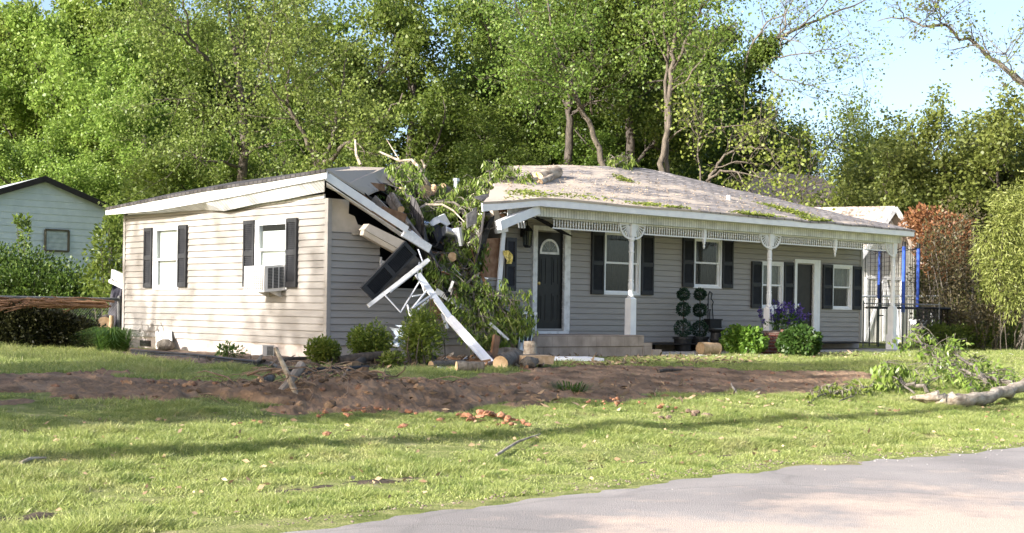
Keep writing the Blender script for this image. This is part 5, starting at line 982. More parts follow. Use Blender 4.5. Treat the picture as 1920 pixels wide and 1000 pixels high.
RT_ = m.build('root', mat('root_brown', (.16, .11, .075), (.30, .22, .155), 9, .95, bump=.5), o, smooth=True); RT_['kind'] = 'stuff'; m = MB()
for i in range(70):
    t = ROOTC[0] + rg.normal() * 1.3; d = ROOTC[1] - .1 + rg.normal() * .5; r_ = rg.uniform(.02, .075); rock(m, (t, d, float(soilz(t, d)) + r_ * .2), r_, i, (1.1, .9, .75), 1 if r_ < .06 else 2, .45)
m.build('soil_clods', MT['soil'], o)['kind'] = 'stuff'
def stick(label, a, za, b, zb, r_, name='stick', mt='greywood', mid=None):
    p = gp(*a); p[2] += za; q = gp(*b); q[2] += zb; md = (p + q) / 2 + V3(*(mid or (.02, .03, .01))); m = MB(); m.tube([p, (p + md) / 2 + V3(.01, 0, .006), md, (md + q) / 2 - V3(.01, 0, 0), q], [r_, r_ * .95, r_ * .85, r_ * .7, r_ * .5], 7); return single(m, name, MT[mt], label, 'stick', tuple(p))
def stick3(label, a, b, d_, r_, r2, mt): p = hd(*a, d_); q = hd(*b, d_ + .15); m = MB(); m.tube([p, p * .6 + q * .4 + V3(.015, 0, .0), q], [r_, (r_ + r2) / 2, r2], 8); return single(m, 'stick', MT[mt], label, 'stick', tuple(p))
stick3('thick brown stick leaning right out of the root heap', (526, 735), (566, 684), -5.75, .045, .06, 'greywood'); stick3('long slim stick leaning left across the thicker one', (556, 745), (516, 652), -5.9, .045, .024, 'barkpale')
log('log', 'short log stub with orange cut end in the bare soil', tuple(gp(488, 723) + V3(0, 0, .06)), tuple(gp(508, 719) + V3(0, 0, .07)), .06, seed=30)
m = MB(); q = gp(677, 738); rock(m, (q[0], q[1], float(soilz(q[0], q[1])) + .05), .15, 9, (1.3, .9, .8), 3); single(m, 'soil_lump', MT['soil'], 'big rounded lump of brown soil right of the root heap', 'soil lump', tuple(q))
stick('curved pale stick lying on the soil right of the root heap', (640, 757), .1, (692, 742), .16, .02, mt='barkpale'); stick('thin crooked twig sticking up behind the root heap', (640, 722), .05, (656, 700), .1, .016, mt='barkpale')
stick('long thin twig lying in the sunlit lawn near the middle', (930, 860), .03, (1013, 821), .04, .017, mt='barkpale', mid=(.02, .05, .02)); stick('pale bent stick in the lawn near the left edge', (38, 874), .02, (86, 865), .03, .018, mt='barkpale', mid=(0, .04, .015))
stick('short pale stick standing in the soil edge at the middle', (1380, 741), .02, (1371, 726), .06, .02, mt='barkpale'); stick('thin twig lying at the soil edge right of the short stick', (1408, 740), .02, (1428, 734), .05, .012, mt='barkpale')
stick('dark flat piece of bark lying on the soil below the stoop', (1234, 700), .03, (1278, 698), .04, .03, mt='barkdark')
def clods(name, label, px, py, n, sx, sd_, rmax, seed, mt='clay'):
    rg = np.random.RandomState(seed); q = gp(px, py); m = MB()
    for i in range(n): t = q[0] + rg.normal() * sx; d = q[1] + rg.normal() * sd_; r_ = rmax * rg.uniform(.3, 1); rock(m, (t, d, float(G(t, d)) + r_ * .35 + .10 * math.exp(-((t - q[0]) / sx) ** 2) * (n > 9)), r_, i + seed, (1.1, .9, .7), 1, .5)
    o = single(m, name, MT[mt], label, 'clay', tuple(q)); return tag(o, kind='stuff') if name == 'clay_clods' else o
clods('clay_heap', 'heap of orange clay clods at the sunlit edge of the bare soil', 905, 791, 30, .22, .12, .058, 1); clods('clay_heap', 'small orange clay heap right of and nearer than the larger one', 958, 803, 14, .15, .09, .05, 2)
clods('clay_clod', 'orange clay clod lying in the grass left of the clay heaps', 752, 803, 4, .04, .03, .05, 3); clods('clay_clod', 'tiny orange clod in the grass below the root heap', 614, 818, 2, .02, .02, .045, 4)
clods('clay_clods', 'scattered reddish clods along the sunlit soil edge below the stoop', 1170, 768, 26, .75, .20, .04, 5); clods('clay_clods', 'scattered reddish clods along the soil edge below the root heap', 690, 786, 26, .7, .12, .036, 6)
clods('grass_clod', 'brown overturned sod lying in the lawn right of the clay heaps', 1285, 786, 14, .24, .10, .07, 7, 'mulch')
rg = np.random.RandomState(40); m = MB()
for i in range(750):
    t = rg.uniform(-10, 8); d = rg.uniform(-7.8, -2.2)
    if soilsd(np.array([t]), np.array([d]))[0] < .02: continue
    r_ = rg.choice([.012, .02, .03, .045], p=[.5, .3, .16, .04]); rock(m, (t, d, float(soilz(t, d)) + r_ * .25), r_, i, (1.1, .9, .7), 1, .5)
tag(single(m, 'clods', mat('soil_clod', (.13, .075, .048), (.30, .165, .105), 3, 1, bump=.8), None, None, (0, -5, -.2)), kind='stuff')
m = MB()
for i in range(110): t = rg.normal(.5, 2.2); d = -12.0 - abs(rg.normal()) * .3 if rg.rand() < .8 else rg.uniform(-15.5, -12); r_ = rg.uniform(.003, .008); rock(m, (t, d, -.575), r_, i, (1, 1, .6), 1)
tag(single(m, 'gravel', mat('pale_gravel', (.42, .38, .34), (.62, .58, .54), 30, .9), None, None, (0, -13, -.6)), kind='stuff')
m = MB()
for i in range(330):
    if rg.rand() < .5: t = rg.uniform(7.9, 13); d = rg.normal(-.9, .35)
    else: t = rg.uniform(12, 19); d = rg.normal(-1.2, .7)
    r_ = rg.uniform(.012, .035); rock(m, (t, d, float(G(t, d)) + .015), r_, i, (1.2, .9, .4), 1)
tag(single(m, 'debris_chips', mat('pale_chips', (.50, .46, .40), (.74, .71, .66), 30, .9), None, None, (12, -1, 0)), kind='stuff')
rg = np.random.RandomState(60); C = []
for (t0, t1, d0, d1, k) in ((-1, 5, -3.2, -.6, 700), (3.5, 8, -3.2, -.8, 500), (-3, 3, -2.8, -.3, 500), (-4, 3, -8, -5.5, 250), (8, 14, -2.5, -.4, 250)): C.append(np.stack([rg.uniform(t0, t1, k), rg.uniform(d0, d1, k), np.zeros(k)], 1))
C = np.concatenate(C); C[:, 2] = np.maximum(np.maximum(G(C[:, 0], C[:, 1]), soilz(C[:, 0], C[:, 1])), np.where((C[:, 1] > -3.2) & (C[:, 0] < 4.3), bedz(C[:, 0], C[:, 1]), -9)) + .015
oo = npmesh('wood_litter', leaves(C, unit(rg, len(C)) * np.array([1, 1, .3]), .14, .04, rg), 4, leafmat('chip_ground', (.12, .08, .05), (.30, .21, .14), (.50, .38, .26), 0, .9)); oo.location = h2w((0, 0, 0)); oo.rotation_euler = (0, 0, YAW); tag(oo, kind='stuff')
k = 620; C = np.stack([rg.uniform(-10, 8, k), rg.uniform(-11.6, -6.5, k), np.zeros(k)], 1); C[:, 2] = G(C[:, 0], C[:, 1]) + .035
oo = npmesh('lawn_litter', leaves(C, unit(rg, k) * np.array([1, 1, .3]), .07, .035, rg), 4, leafmat('dry_leaf', (.20, .12, .07), (.42, .31, .2), (.6, .5, .36), .1, .9)); oo.location = h2w((0, 0, 0)); oo.rotation_euler = (0, 0, YAW); tag(oo, kind='stuff')
m = MB()
for i in range(520): t = rg.uniform(-9, 7); d = float(road_edge(np.array([t]))[0]) + rg.normal() * .09; r_ = rg.uniform(.004, .014); rock(m, (t, d, float(G(t, d)) + .03), r_, i, (1.1, 1, .6), 1)
tag(single(m, 'road_grit', mat('brown_grit', (.14, .11, .08), (.27, .22, .175), 30, .95), None, None, (0, -12, -.6)), kind='stuff')
# plastic lawn edging
def edging(label, px, r_, h=.07):
    m = MB(); p = [gp(*a) for a in px]; fp = []
    for i in range(len(p) - 1):
        for s in range(5): a = s / 5; fp.append(p[i] * (1 - a) + p[i + 1] * a)
    fp.append(p[-1]); m.grid(lambda u, v: tuple(fp[min(int(u * (len(fp) - 1) + .5), len(fp) - 1)] + V3(.02 * v, .03 * v, h * v + .01 * math.sin(u * 20))), len(fp) - 1, 3); m.tube([q + V3(.02, .03, h) for q in fp], r_, 6); single(m, 'lawn_edging', MT['plastic'], label, 'edging', tuple(p[0]))
edging('black plastic edging strip curving round the mulch below the end wall', [(246, 664), (300, 669), (350, 672), (395, 677), (440, 683), (484, 688)], .022); edging('curled loose end of black edging left of the root heap sticks', [(478, 694), (484, 690), (488, 684), (490, 680)], .03, .10); edging('black plastic edging strip bending away behind the root heap', [(508, 692), (520, 701), (540, 704), (600, 704), (690, 700)], .025, .09)
# fallen limb and leafy crown on the right lawn
P_ = [gp(1738, 764) + V3(0, 0, .12), gp(1790, 768) + V3(0, 0, .14), gp(1845, 762) + V3(0, 0, .12), gp(1900, 752) + V3(0, 0, .2), gp(1990, 742) + V3(0, 0, .3)]
b = P_[0]; o = thing('fallen_limb', 'thick pale peeled limb lying on the lawn at the right', 'limb', tuple(b)); m = MB(); fp = []; fr_ = []; rg = np.random.RandomState(6)
for i in range(4):
    for s_ in range(7): a = s_ / 7; fp.append(P_[i] * (1 - a) + P_[i + 1] * a + rg.normal(size=3) * .022); fr_.append((.075, .105, .09, .10)[i] * (1 - a) + (.105, .09, .10, .11)[i] * a + rg.normal() * .008)
m.tube(fp, fr_, 14); m.tube([P_[1] + V3(-.1, .1, .02), P_[1] + V3(-.5, .35, .05)], [.07, .03], 8); m.build('trunk', MT['barkpale'], o, smooth=True); m = MB(); m.tube([P_[0] + V3(.1, .05, 0), P_[0] + V3(-.25, .12, .03)], [.08, .02], 8); m.build('broken_stub', MT['barkpale'], o)
gpts = lambda L_: [gp(x, y) + V3(0, 0, z) for x, y, z in L_]
leafy_branch('leafy_branch', 'green leafy crown of a fallen branch behind the pale limb at the right', [gpts([(1740, 742, .1), (1700, 738, .15), (1672, 730, .3)]), gpts([(1900, 740, .2), (1820, 728, .25), (1740, 712, .5), (1715, 700, .75)]), gpts([(1850, 736, .2), (1800, 712, .4), (1780, 690, .5)])],
             gpts([(1728, 700, .85), (1720, 708, .6), (1735, 712, .55), (1745, 715, .5), (1760, 705, .55), (1775, 700, .5), (1790, 702, .45), (1740, 725, .35), (1758, 722, .35), (1775, 722, .35), (1795, 718, .35), (1815, 715, .35), (1835, 715, .3), (1760, 735, .2), (1785, 735, .2), (1810, 732, .22), (1835, 730, .22), (1860, 726, .2), (1880, 720, .2), (1850, 740, .15), (1875, 736, .15), (1900, 730, .15), (1820, 745, .12), (1800, 705, .4), (1830, 700, .25), (1722, 735, .25)]), 2000, ln=.12, wd=.042, sig=.17, droop=.7, seed=8, r0=.04, bm=MT['bark'])
leafy_branch('leafy_branch', 'small drooping leafy shoot on its own left of the fallen crown', [gpts([(1715, 742, .05), (1680, 735, .2), (1660, 728, .45)])], gpts([(1660, 728, .38), (1668, 732, .25), (1656, 735, .2)]), 420, ln=.14, wd=.05, sig=.12, seed=9, r0=.02)
for i, (x, y, k) in enumerate(((1600, 752, 5), (1545, 752, 3), (1575, 745, 3))):
    leafy_branch('leafy_twig', ['leafy twig lying in the lawn nearest the fallen crown', 'yellowish leafy twig lying in the lawn at the end of the bare soil', 'leafy sprig between the two lawn twigs'][i], [gpts([(x - 30, y + 8, .03), (x, y, .1), (x + 25, y - 8, .14)])], gpts([(x + j * 13 - 20, y - j * 2, .1) for j in range(k)]), 60 * k, ln=.11, wd=.045, sig=.10, droop=.5, seed=20 + i, r0=.012)
# ================================================================== BEYOND THE HOUSE
WY = V3(R[1], L[1], 0); WX = V3(R[0], L[0], 0)                               # world axes in house coords
# pale clapboard house on the left
NY = 44.; ap = hy(92, 335, NY); er = hy(207, 386, NY + 1.4); DV = -.58 * WX + .81 * WY; el = ap * 2 - er; el[2] = er[2]; b = hy(92, 600, NY); b[2] = 0
o = thing('neighbor_house', 'pale blue clapboard house with a dark edged gable behind the hedge at the left', 'house', tuple(b)); m = MB(); z = 0.
while z < ap[2] - .06:
    z1 = min(z + .2, ap[2] - .05); f = lambda zz: 1 if zz < er[2] else (ap[2] - zz) / (ap[2] - er[2])
    P4 = []
    for zz, of in ((z, -.035), (z1, -.005)):
        k = f(zz); c = (ap + el) / 2; P4.append((ap + (el - ap) * k * .97, zz, of)); P4.append((ap + (er - ap) * k * .97, zz, of))
    q = [V3(p[0], p[1], zz) + WY * of for p, zz, of in (P4[0], P4[1], P4[3], P4[2])]; m.poly(q); m.poly([q[0], q[1], q[1] - WY * -.03, q[0] - WY * -.03]); z = z1
bx = [V3(el[0], el[1], 0) + WX * .12, V3(er[0], er[1], 0) - WX * .12]; m.prism([bx[1] + WY * .02, bx[1] + DV * 9, bx[1] + DV * 9 + V3(0, 0, er[2]), bx[1] + WY * .02 + V3(0, 0, er[2])], -WX * .1); m.build('wall', MT['neighbor'], o)
m = MB()
for e in (el, er): sl = e + (e - ap) * .06; m.prism([ap - WY * .3, sl - WY * .3, sl + DV * 9.3, ap + DV * 9.3], (0, 0, .05))
m.build('roof', MT['shedroof'] if 0 else mat('pale_roof', (.34, .38, .37), (.45, .48, .47), 5, .8), o); m = MB()
for e in (el, er): sl = e + (e - ap) * .07; m.prism([ap - WY * .36 + V3(0, 0, .05), sl - WY * .36 + V3(0, 0, .05), sl - WY * .36 + V3(0, 0, -.13), ap - WY * .36 + V3(0, 0, -.13)], WY * .05)
m.build('bargeboard', MT['darktrim'], o)
for (x0, x1, y0, y1) in ((87, 130, 431, 472), (200, 232, 466, 512)):
    yw = lambda x: NY + 1.4 * (x - 92) / 115.; a_, b_ = hy(x0, y0, yw(x0)), hy(x1, y1, yw(x1)); m = MB(); q = [V3(a_[0], a_[1], a_[2]), V3(b_[0], b_[1], a_[2]), V3(b_[0], b_[1], b_[2]), V3(a_[0], a_[1], b_[2])]; t_ = .055
    m.bar(q[0] - WY * .08, q[1] - WY * .08, t_, .06); m.bar(q[3] - WY * .08, q[2] - WY * .08, t_, .06); m.bar(q[0] - WY * .085, q[3] - WY * .085, t_, .06, WX); m.bar(q[1] - WY * .085, q[2] - WY * .085, t_, .06, WX); w_ = m.build('window', MT['tuft_trim'] if 'tuft_trim' in MT else mat('window_trim_brown', (.07, .065, .045), (.11, .10, .07), 6, .8), o)
    m = MB()
    for i in range(5): f = i / 5; u_ = q[0] * (1 - f) + q[3] * f; v_ = q[1] * (1 - f) + q[2] * f; u2 = q[0] * (1 - f - .2) + q[3] * (f + .2); v2 = q[1] * (1 - f - .2) + q[2] * (f + .2); m.poly([u_ - WY * .05, v_ - WY * .05, v2 - WY * .065, u2 - WY * .065])
    m.build('pane', mat('louvre_pane', (.30, .36, .34), (.40, .46, .44), 6, .25), w_, tuple(b))
# chain link fences
def chain_fence(name, label, p, q, h, sp=.065, posts=3, rail=.03, wr=.0022, gate=False, mt=None):
    p = V3(*p); q = V3(*q); o = thing(name, label, 'fence', tuple(p)); ax = nrm(q - p); ln = np.linalg.norm(q - p); m = MB(); mt = mt or MT['wire']
    m.tube([p + V3(0, 0, h), q + V3(0, 0, h)], rail, 8); m.build('top_rail', mt, o)
    for i in range(posts):
        c = p + (q - p) * (i / (posts - 1) if posts > 1 else 0); m = MB(); m.tube([c + V3(0, 0, -.2), c + V3(0, 0, h + .04)], rail * 1.25, 8); m.lathe(c + V3(0, 0, h + .03), [(rail * 1.3, 0), (rail, .04), (.005, .05)], 8); m.build('fence_post', mt, o)
    m = MB(); k = int((ln + h) / sp)
    for i in range(k):
        for s in (1, -1):
            u0 = i * sp - (h if s > 0 else 0); a0, a1 = (u0, u0 + h) if s > 0 else (u0, u0 - h); z0_, z1_ = 0., h
            lo_, hi_ = min(a0, a1), max(a0, a1)
            if hi_ < 0 or lo_ > ln: continue
            def cl_(a): return min(max(a, 0), ln)
            za = (cl_(a0) - a0) / (a1 - a0) * h; zb = (cl_(a1) - a0) / (a1 - a0) * h; A_ = p + ax * cl_(a0) + V3(0, 0, za + .03); B_ = p + ax * cl_(a1) + V3(0, 0, zb + .03)
            if abs(zb - za) > .02: m.tube([A_, B_], wr, 3, cap=False)
    m.build('wire_mesh', mt, o); return o
f0 = gp(222, 648); f1 = gp(-70, 652); f0[2] = f1[2] = 0
chain_fence('chain_link_fence', 'galvanised chain link fence running left from the house over dark brush', f0, f1, 1.0, posts=2)
q0 = hd(1618, 650, 2.2); q0[2] = 0; q1 = q0 + (hy(1760, 640, 40.) - q0) * 1.; q1[2] = 0
chain_fence('chain_link_fence', 'dark chain link fence with a gate between the house and the vine thicket', q0, q1, 1.22, posts=2, mt=MT['wire'], rail=.015)
g0 = q0 + (q1 - q0) * .18; g1 = q0 + (q1 - q0) * .50; o = thing('fence_gate', 'dark green pipe gate standing in the chain link fence beside the last porch post', 'gate', tuple(g0)); m = MB(); gx = nrm(g1 - g0); off = V3(*np.cross(gx, (0, 0, 1))) * .06
m.tube([g0 + off + V3(0, 0, .1), g0 + off + V3(0, 0, 1.12), g0 + off + gx * .06 + V3(0, 0, 1.18), g1 + off - gx * .06 + V3(0, 0, 1.18), g1 + off + V3(0, 0, 1.12), g1 + off + V3(0, 0, .1), g0 + off + V3(0, 0, .1)], .015, 6); m.build('gate_frame', mat('dark_green_pipe', (.02, .05, .04), (.03, .06, .05), 9, .5), o)
m = MB(); m.tube([g0 + off * 1.2 + V3(0, 0, .9), g0 + off * 1.2 + gx * .14 + V3(0, 0, .9)], .02, 6); m.build('latch', MT['plastic'], o)
w0 = hy(1612, 556, 44.); w1 = hy(1760, 556, 47.); o = thing('rail_fence', 'white pipe rail behind the trampoline', 'rail', (w0[0], w0[1], 0)); m = MB(); m.tube([w0, w1], .035, 8); m.build('rail', MT['trim'], o)
for px_, Y_ in ((1685, 45.4), (1748, 46.7)):
    c = hy(px_, 556, Y_); m = MB(); m.tube([(c[0], c[1], -.1), c], .035, 8); m.build('rail_post', MT['trim'], o)
# trampoline
c = hy(1702, 578, 41.); zr = c[2]; rr = 1.15; c[2] = 0; o = thing('trampoline', 'trampoline with blue padded net poles behind the porch end', 'trampoline', tuple(c)); m = MB(); N = 24
m.tube([c + V3(rr * math.cos(a), rr * math.sin(a), zr) for a in np.linspace(0, 6.2832, N + 1)], .035, 6, cap=False); m.build('frame_ring', MT['blackmetal'], o)
m = MB(); m.grid(lambda u, v: tuple(c + V3(rr * .97 * v * math.cos(6.2832 * u), rr * .97 * v * math.sin(6.2832 * u), zr - .02)), N, 2); m.build('jump_mat', MT['plastic'], o)
m = MB(); m.grid(lambda u, v: tuple(c + V3((rr * (.85 + .17 * v)) * math.cos(6.2832 * u), (rr * (.85 + .17 * v)) * math.sin(6.2832 * u), zr + .03 - .01 * v)), N, 1); m.build('edge_pad', mat('pad_grey', (.30, .32, .36), (.42, .44, .47), 9, .6), o)
pts = []
for px_, tp_, bt_ in ((1648, 470, 560), (1693, 462, 586), (1720, 465, 578)):
    dd = (px_ - 1702) / F * 41 ; dy = -math.sqrt(max(0, rr * rr - dd * dd)) * (1 if px_ == 1693 else -.6 if px_ == 1720 else .4); Yp = 41 + dy; a_ = hy(px_ + 2, tp_, Yp); b_ = hy(px_, bt_, Yp); pts.append((a_, Yp)); m = MB(); m.tube([b_, a_], .048, 10); pl_ = m.build('net_pole', MT['blue'], o); m = MB(); m.tube([a_ - V3(0, 0, .02), a_ + V3(0, 0, .13)], .05, 8); m.tube([(b_[0], b_[1], -.05), b_ + V3(0, 0, .05)], .02, 8); m.build('pole_tube', MT['blackmetal'], pl_, tuple(c))
for a in (.3, 1.4, 2.6, 3.7, 4.6, 5.6):
    p_ = c + V3(rr * math.cos(a), rr * math.sin(a), 0); m = MB(); m.tube([p_ + V3(0, 0, zr), p_ + V3(0, 0, -.03)], .018, 6); m.build('leg', MT['blackmetal'], o)
m = MB(); tops = [p[0] for p in pts] + [c + V3(-.6, .95, 2.75), c + V3(-1.15, .1, 2.75)]; tops = [tops[0], tops[1], tops[2], tops[3], tops[4], tops[0]]
for a_, b_ in zip(tops[:-1], tops[1:]):
    m.tube([a_, (a_ + b_) / 2 + V3(0, 0, -.12), b_], .012, 4, cap=False)
    a2 = V3(a_[0], a_[1], zr); b2 = V3(b_[0], b_[1], zr)
    for i in range(16): f = i / 16; m.tube([a_ * (1 - f) + b_ * f - V3(0, 0, .12 * math.sin(f * math.pi)), a2 * (1 - f) + b2 * f], .003, 3, cap=False)
    for i in range(14): f = i / 14; m.tube([a_ * (1 - f) + a2 * f, b_ * (1 - f) + b2 * f], .003, 3, cap=False)
m.build('safety_net', MT['plastic'], o)
# cream shed with tan roof
ap = hy(1678, 390, 46.); er = hy(1750, 498, 46.7); el = hy(1606, 493, 45.3); g = V3(*(-.90 * WX + .43 * WY)); b = V3(ap[0], ap[1], 0); o = thing('garage', 'cream garage with a tan gabled roof behind the right end of the house', 'garage', tuple(b)); m = MB(); nl = nrm(ap - el); nr = nrm(ap - er)
m.prism([el + nl * .0, ap, ap + g * 9, el + g * 9], (0, 0, .06)); m.prism([ap, er, er + g * 9, ap + g * 9], (0, 0, .06)); m.build('roof', MT['shedroof'], o)
gi = g * .35; l_ = el + nl * .5 - V3(0, 0, .05); r_ = er + nr * .5 - V3(0, 0, .05); m = MB(); z_ = V3(0, 0, 1)
n_ = 26
for i in range(n_):
    f0_, f1_ = i / n_, (i + 1) / n_; B0 = V3(l_[0], l_[1], 0) * (1 - f0_) + V3(r_[0], r_[1], 0) * f0_; B1 = V3(l_[0], l_[1], 0) * (1 - f1_) + V3(r_[0], r_[1], 0) * f1_; zt = lambda f: float(np.interp(f, [0, .5, 1], [l_[2], ap[2] - .06, r_[2]])); oo_ = -g * (.02 if i % 2 else 0.0)
    m.poly([B0 + gi + oo_, B1 + gi + oo_ - nrm(B1 - B0) * .02, B1 + gi + oo_ - nrm(B1 - B0) * .02 + z_ * zt(f1_), B0 + gi + oo_ + z_ * zt(f0_)]); m.poly([B1 + gi - nrm(B1 - B0) * .02, B1 + gi, B1 + gi + z_ * zt(f1_), B1 + gi - nrm(B1 - B0) * .02 + z_ * zt(f1_)])
Bl = V3(l_[0], l_[1], 0); Br = V3(r_[0], r_[1], 0); m.prism([Bl + gi, Bl + g * 8.7, Bl + g * 8.7 + z_ * l_[2], Bl + gi + z_ * l_[2]], V3(.02, .02, 0)); m.build('wall', MT['shedwall'], o)
m = MB()
for e in (el, er): m.bar(ap - g * .02 - V3(0, 0, .02), e - g * .02 - V3(0, 0, .02), .16, .05)
m.build('bargeboard', MT['oldwhite'], o)
m = MB(); d0_ = Bl * .80 + Br * .20 + gi - g * .04; d1_ = Bl * .22 + Br * .78 + gi - g * .04; H_ = 2.1
for a_, b_ in ((d0_, d0_ + z_ * H_), (d1_, d1_ + z_ * H_), (d0_ + z_ * H_, d1_ + z_ * H_), (d0_ + z_ * .1, (d0_ + d1_) / 2 + z_ * H_), ((d0_ + d1_) / 2 + z_ * .1, (d0_ + d1_) / 2 + z_ * H_), (d1_ + z_ * .1, (d0_ + d1_) / 2 + z_ * H_)): m.bar(a_, b_, .10, .03, d1_ - d0_ if abs((b_ - a_)[2]) > 1 else (0, 0, 1))
m.build('door', MT['oldwhite'], o)
q = hy(1722, 612, 43.); m = MB(); m.box((q[0] - .16, q[1] - .16, 0), (q[0] + .16, q[1] + .16, .75)); m.box((q[0] - .19, q[1] - .19, .75), (q[0] + .19, q[1] + .19, .8)); single(m, 'yard_box', MT['ac'], 'small white cabinet standing in the sun beyond the trampoline', 'cabinet', (q[0], q[1], 0))
# brown roofed house far behind
Y_ = 53.; P = [hy(1425, 322, Y_ + 4), hy(1538, 330, Y_ + 5), hy(1640, 405, Y_), hy(1350, 405, Y_)]; b = hy(1490, 600, Y_); b[2] = 0; o = thing('distant_house', 'brown roofed house showing through bare branches far behind the right roof', 'house', tuple(b)); m = MB(); m.prism(P, (0, 0, -.1)); m.prism([P[0], P[0] + WY * 6 + WX * -2 - V3(0, 0, 2), P[3] + WY * 9 , P[3]], (0, 0, -.1)); m.prism([P[1], P[2], P[2] + WY * 9, P[1] + WY * .5], (0, 0, -.1)); m.build('roof', MT['farroof'], o)
m = MB(); a_ = P[3] + WX * .5 + WY * .5; b_ = P[2] - WX * .5 + WY * .5; m.prism([V3(a_[0], a_[1], 0), V3(b_[0], b_[1], 0), b_, a_], WY * .2); m.build('wall', MT['shedwall'], o)
# hedges and brush on the left
def hb(name, label, cat, ells_px, n, ln, wd, lm, seed, **k):
    el = []
    for (px, py, Y, rx, rz, ry) in ells_px: c = hy(px, py, Y); el.append((tuple(c), (rx, ry, rz)))
    c = np.mean([e[0] for e in el], 0); return bush(name, label, cat, (c[0], c[1], 0), el, n, ln, wd, lm, seed=seed, **k)
hb('hedge', 'tall green hedge before the pale clapboard house', 'hedge', [(-30, 566, 35, 1.2, 0.99, .9), (10, 546, 35, .8, 0.95, .8), (45, 556, 34.6, .9, 0.95, .8), (85, 566, 35, .9, 0.86, .8), (120, 561, 34.6, .8, 0.82, .8), (150, 571, 35, .8, 0.82, .8), (185, 586, 34.5, .7, 0.69, .7), (70, 526, 35.2, .5, 0.52, .5), (-5, 506, 35.2, .5, 0.52, .5)], 34000, .085, .05, LF['hedge'], 31, lump=.5, stems=16, shell=.6)
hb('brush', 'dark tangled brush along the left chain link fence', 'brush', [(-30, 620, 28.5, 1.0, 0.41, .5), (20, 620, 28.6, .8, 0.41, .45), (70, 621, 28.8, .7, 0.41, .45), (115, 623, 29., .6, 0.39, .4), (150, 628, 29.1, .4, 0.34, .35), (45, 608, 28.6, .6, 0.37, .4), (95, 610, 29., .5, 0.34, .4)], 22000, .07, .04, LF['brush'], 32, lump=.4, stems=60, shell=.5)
hb('shrub', 'leggy young tree growing at the left corner of the house', 'shrub', [(205, 470, 33, .5, .75, .5), (222, 420, 33.3, .3, .4, .4), (195, 520, 33, .5, .5, .5), (215, 560, 32.5, .45, .4, .4)], 2600, .12, .06, LF['mid'], 33, lump=.6, stems=10, shell=.2)
hb('vine', 'vine shoot climbing above the hedge on the pale clapboard house', 'vine', [(47, 440, 36, .12, .5, .15), (40, 415, 36, .25, .1, .1)], 260, .13, .06, LF['mid'], 34, stems=3)
m = MB(); rg = np.random.RandomState(12)
for i in range(90): a_ = hy(rg.uniform(-30, 215), rg.uniform(566, 577), 28.7 + rg.normal() * .15); an = rg.normal() * .25; l_ = rg.uniform(.5, 1.6); m.tube([a_, a_ + V3(math.cos(an) * l_ * -.5, math.sin(an) * l_ * .5, rg.normal() * .03 + .02), a_ + V3(-math.cos(an) * l_, math.sin(an) * l_, rg.normal() * .08)], [.022, .017, .008], 4)
single(m, 'brushwood', MT['rafter'], 'dry sticks piled along the top of the left fence', 'sticks', tuple(hy(60, 570, 29.9)))
m = MB(); q = [hy(196, 612, 31.5), hy(234, 618, 31.5), hy(234, 535, 31.8), hy(214, 528, 31.9)]; m.grid(lambda u, v: tuple((q[0] * (1 - u) + q[1] * u) * (1 - v) + (q[3] * (1 - u) + q[2] * u) * v + WY * .25 * (vn(u * 5, v * 3, 4) - .5)), 14, 14); single(m, 'tarp', MT['tarp'], 'dark folded tarp hanging behind the fence at the left house corner', 'tarp', tuple(q[0]))
m = MB(); m.bar(hy(211, 514, 31.3), hy(236, 526, 30.6), .2, .06); m.bar(hy(206, 527, 31.3), hy(236, 541, 30.6), .07, .05)
for i in range(4): m.bar(hy(211 + i * 7, 516 + i * 3, 31.2), hy(207 + i * 7, 530 + i * 3, 31.2), .03, .03)
single(m, 'metal_frame', MT['oldwhite'], 'pale broken metal frame sticking out behind the left house corner', 'frame', tuple(hy(211, 520, 31.3)))
log('log', 'cut log with tan face standing behind the left fence', tuple(hy(196, 607, 30.8)), tuple(hy(200, 603, 31.3)), .16, seed=50); log('log', 'slim pale log upright behind the left fence', tuple(hy(208, 616, 30.6)), tuple(hy(209, 592, 30.6)), .05, bark=MT['wood'], seed=51)
# thicket, red bush and willow on the right
hb('red_bush', 'tall bush with reddish new leaves behind the garage', 'bush', [(1745, 418, 45.5, .65, .45, .6), (1785, 435, 45.5, .6, .5, .6), (1722, 420, 45.8, .4, .5, .5), (1770, 470, 45, .9, .8, .8)], 5200, .13, .07, LF['red'], 41, lump=.45, stems=10, shell=.5)
hb('vine_thicket', 'dark thicket of brownish vines beside the trampoline', 'thicket', [(1760, 520, 42, .8, 1.5, .8), (1800, 480, 43, .9, 1.6, .9), (1840, 540, 42, .9, 1.2, .9), (1770, 600, 41, .7, .8, .8), (1880, 590, 42, 1.0, .8, .8), (1815, 610, 41, .9, .7, .8), (1925, 600, 42, 1., .8, .8), (1880, 585, 38.6, .6, .5, .4), (1930, 580, 38.6, .6, .5, .4), (1835, 590, 38.8, .5, .5, .4)], 13000, .10, .05, LF['vine'], 42, lump=.5, stems=60, shell=.25, bm=MT['bark'], sr=.03)
hb('bush', 'low dark green bush at the foot of the vine thicket', 'bush', [(1770, 632, 39, .8, .35, .6), (1830, 630, 39.5, .9, .35, .6), (1890, 628, 40, .9, .35, .6)], 5200, .10, .05, LF['dark'], 43, lump=.5, stems=10)
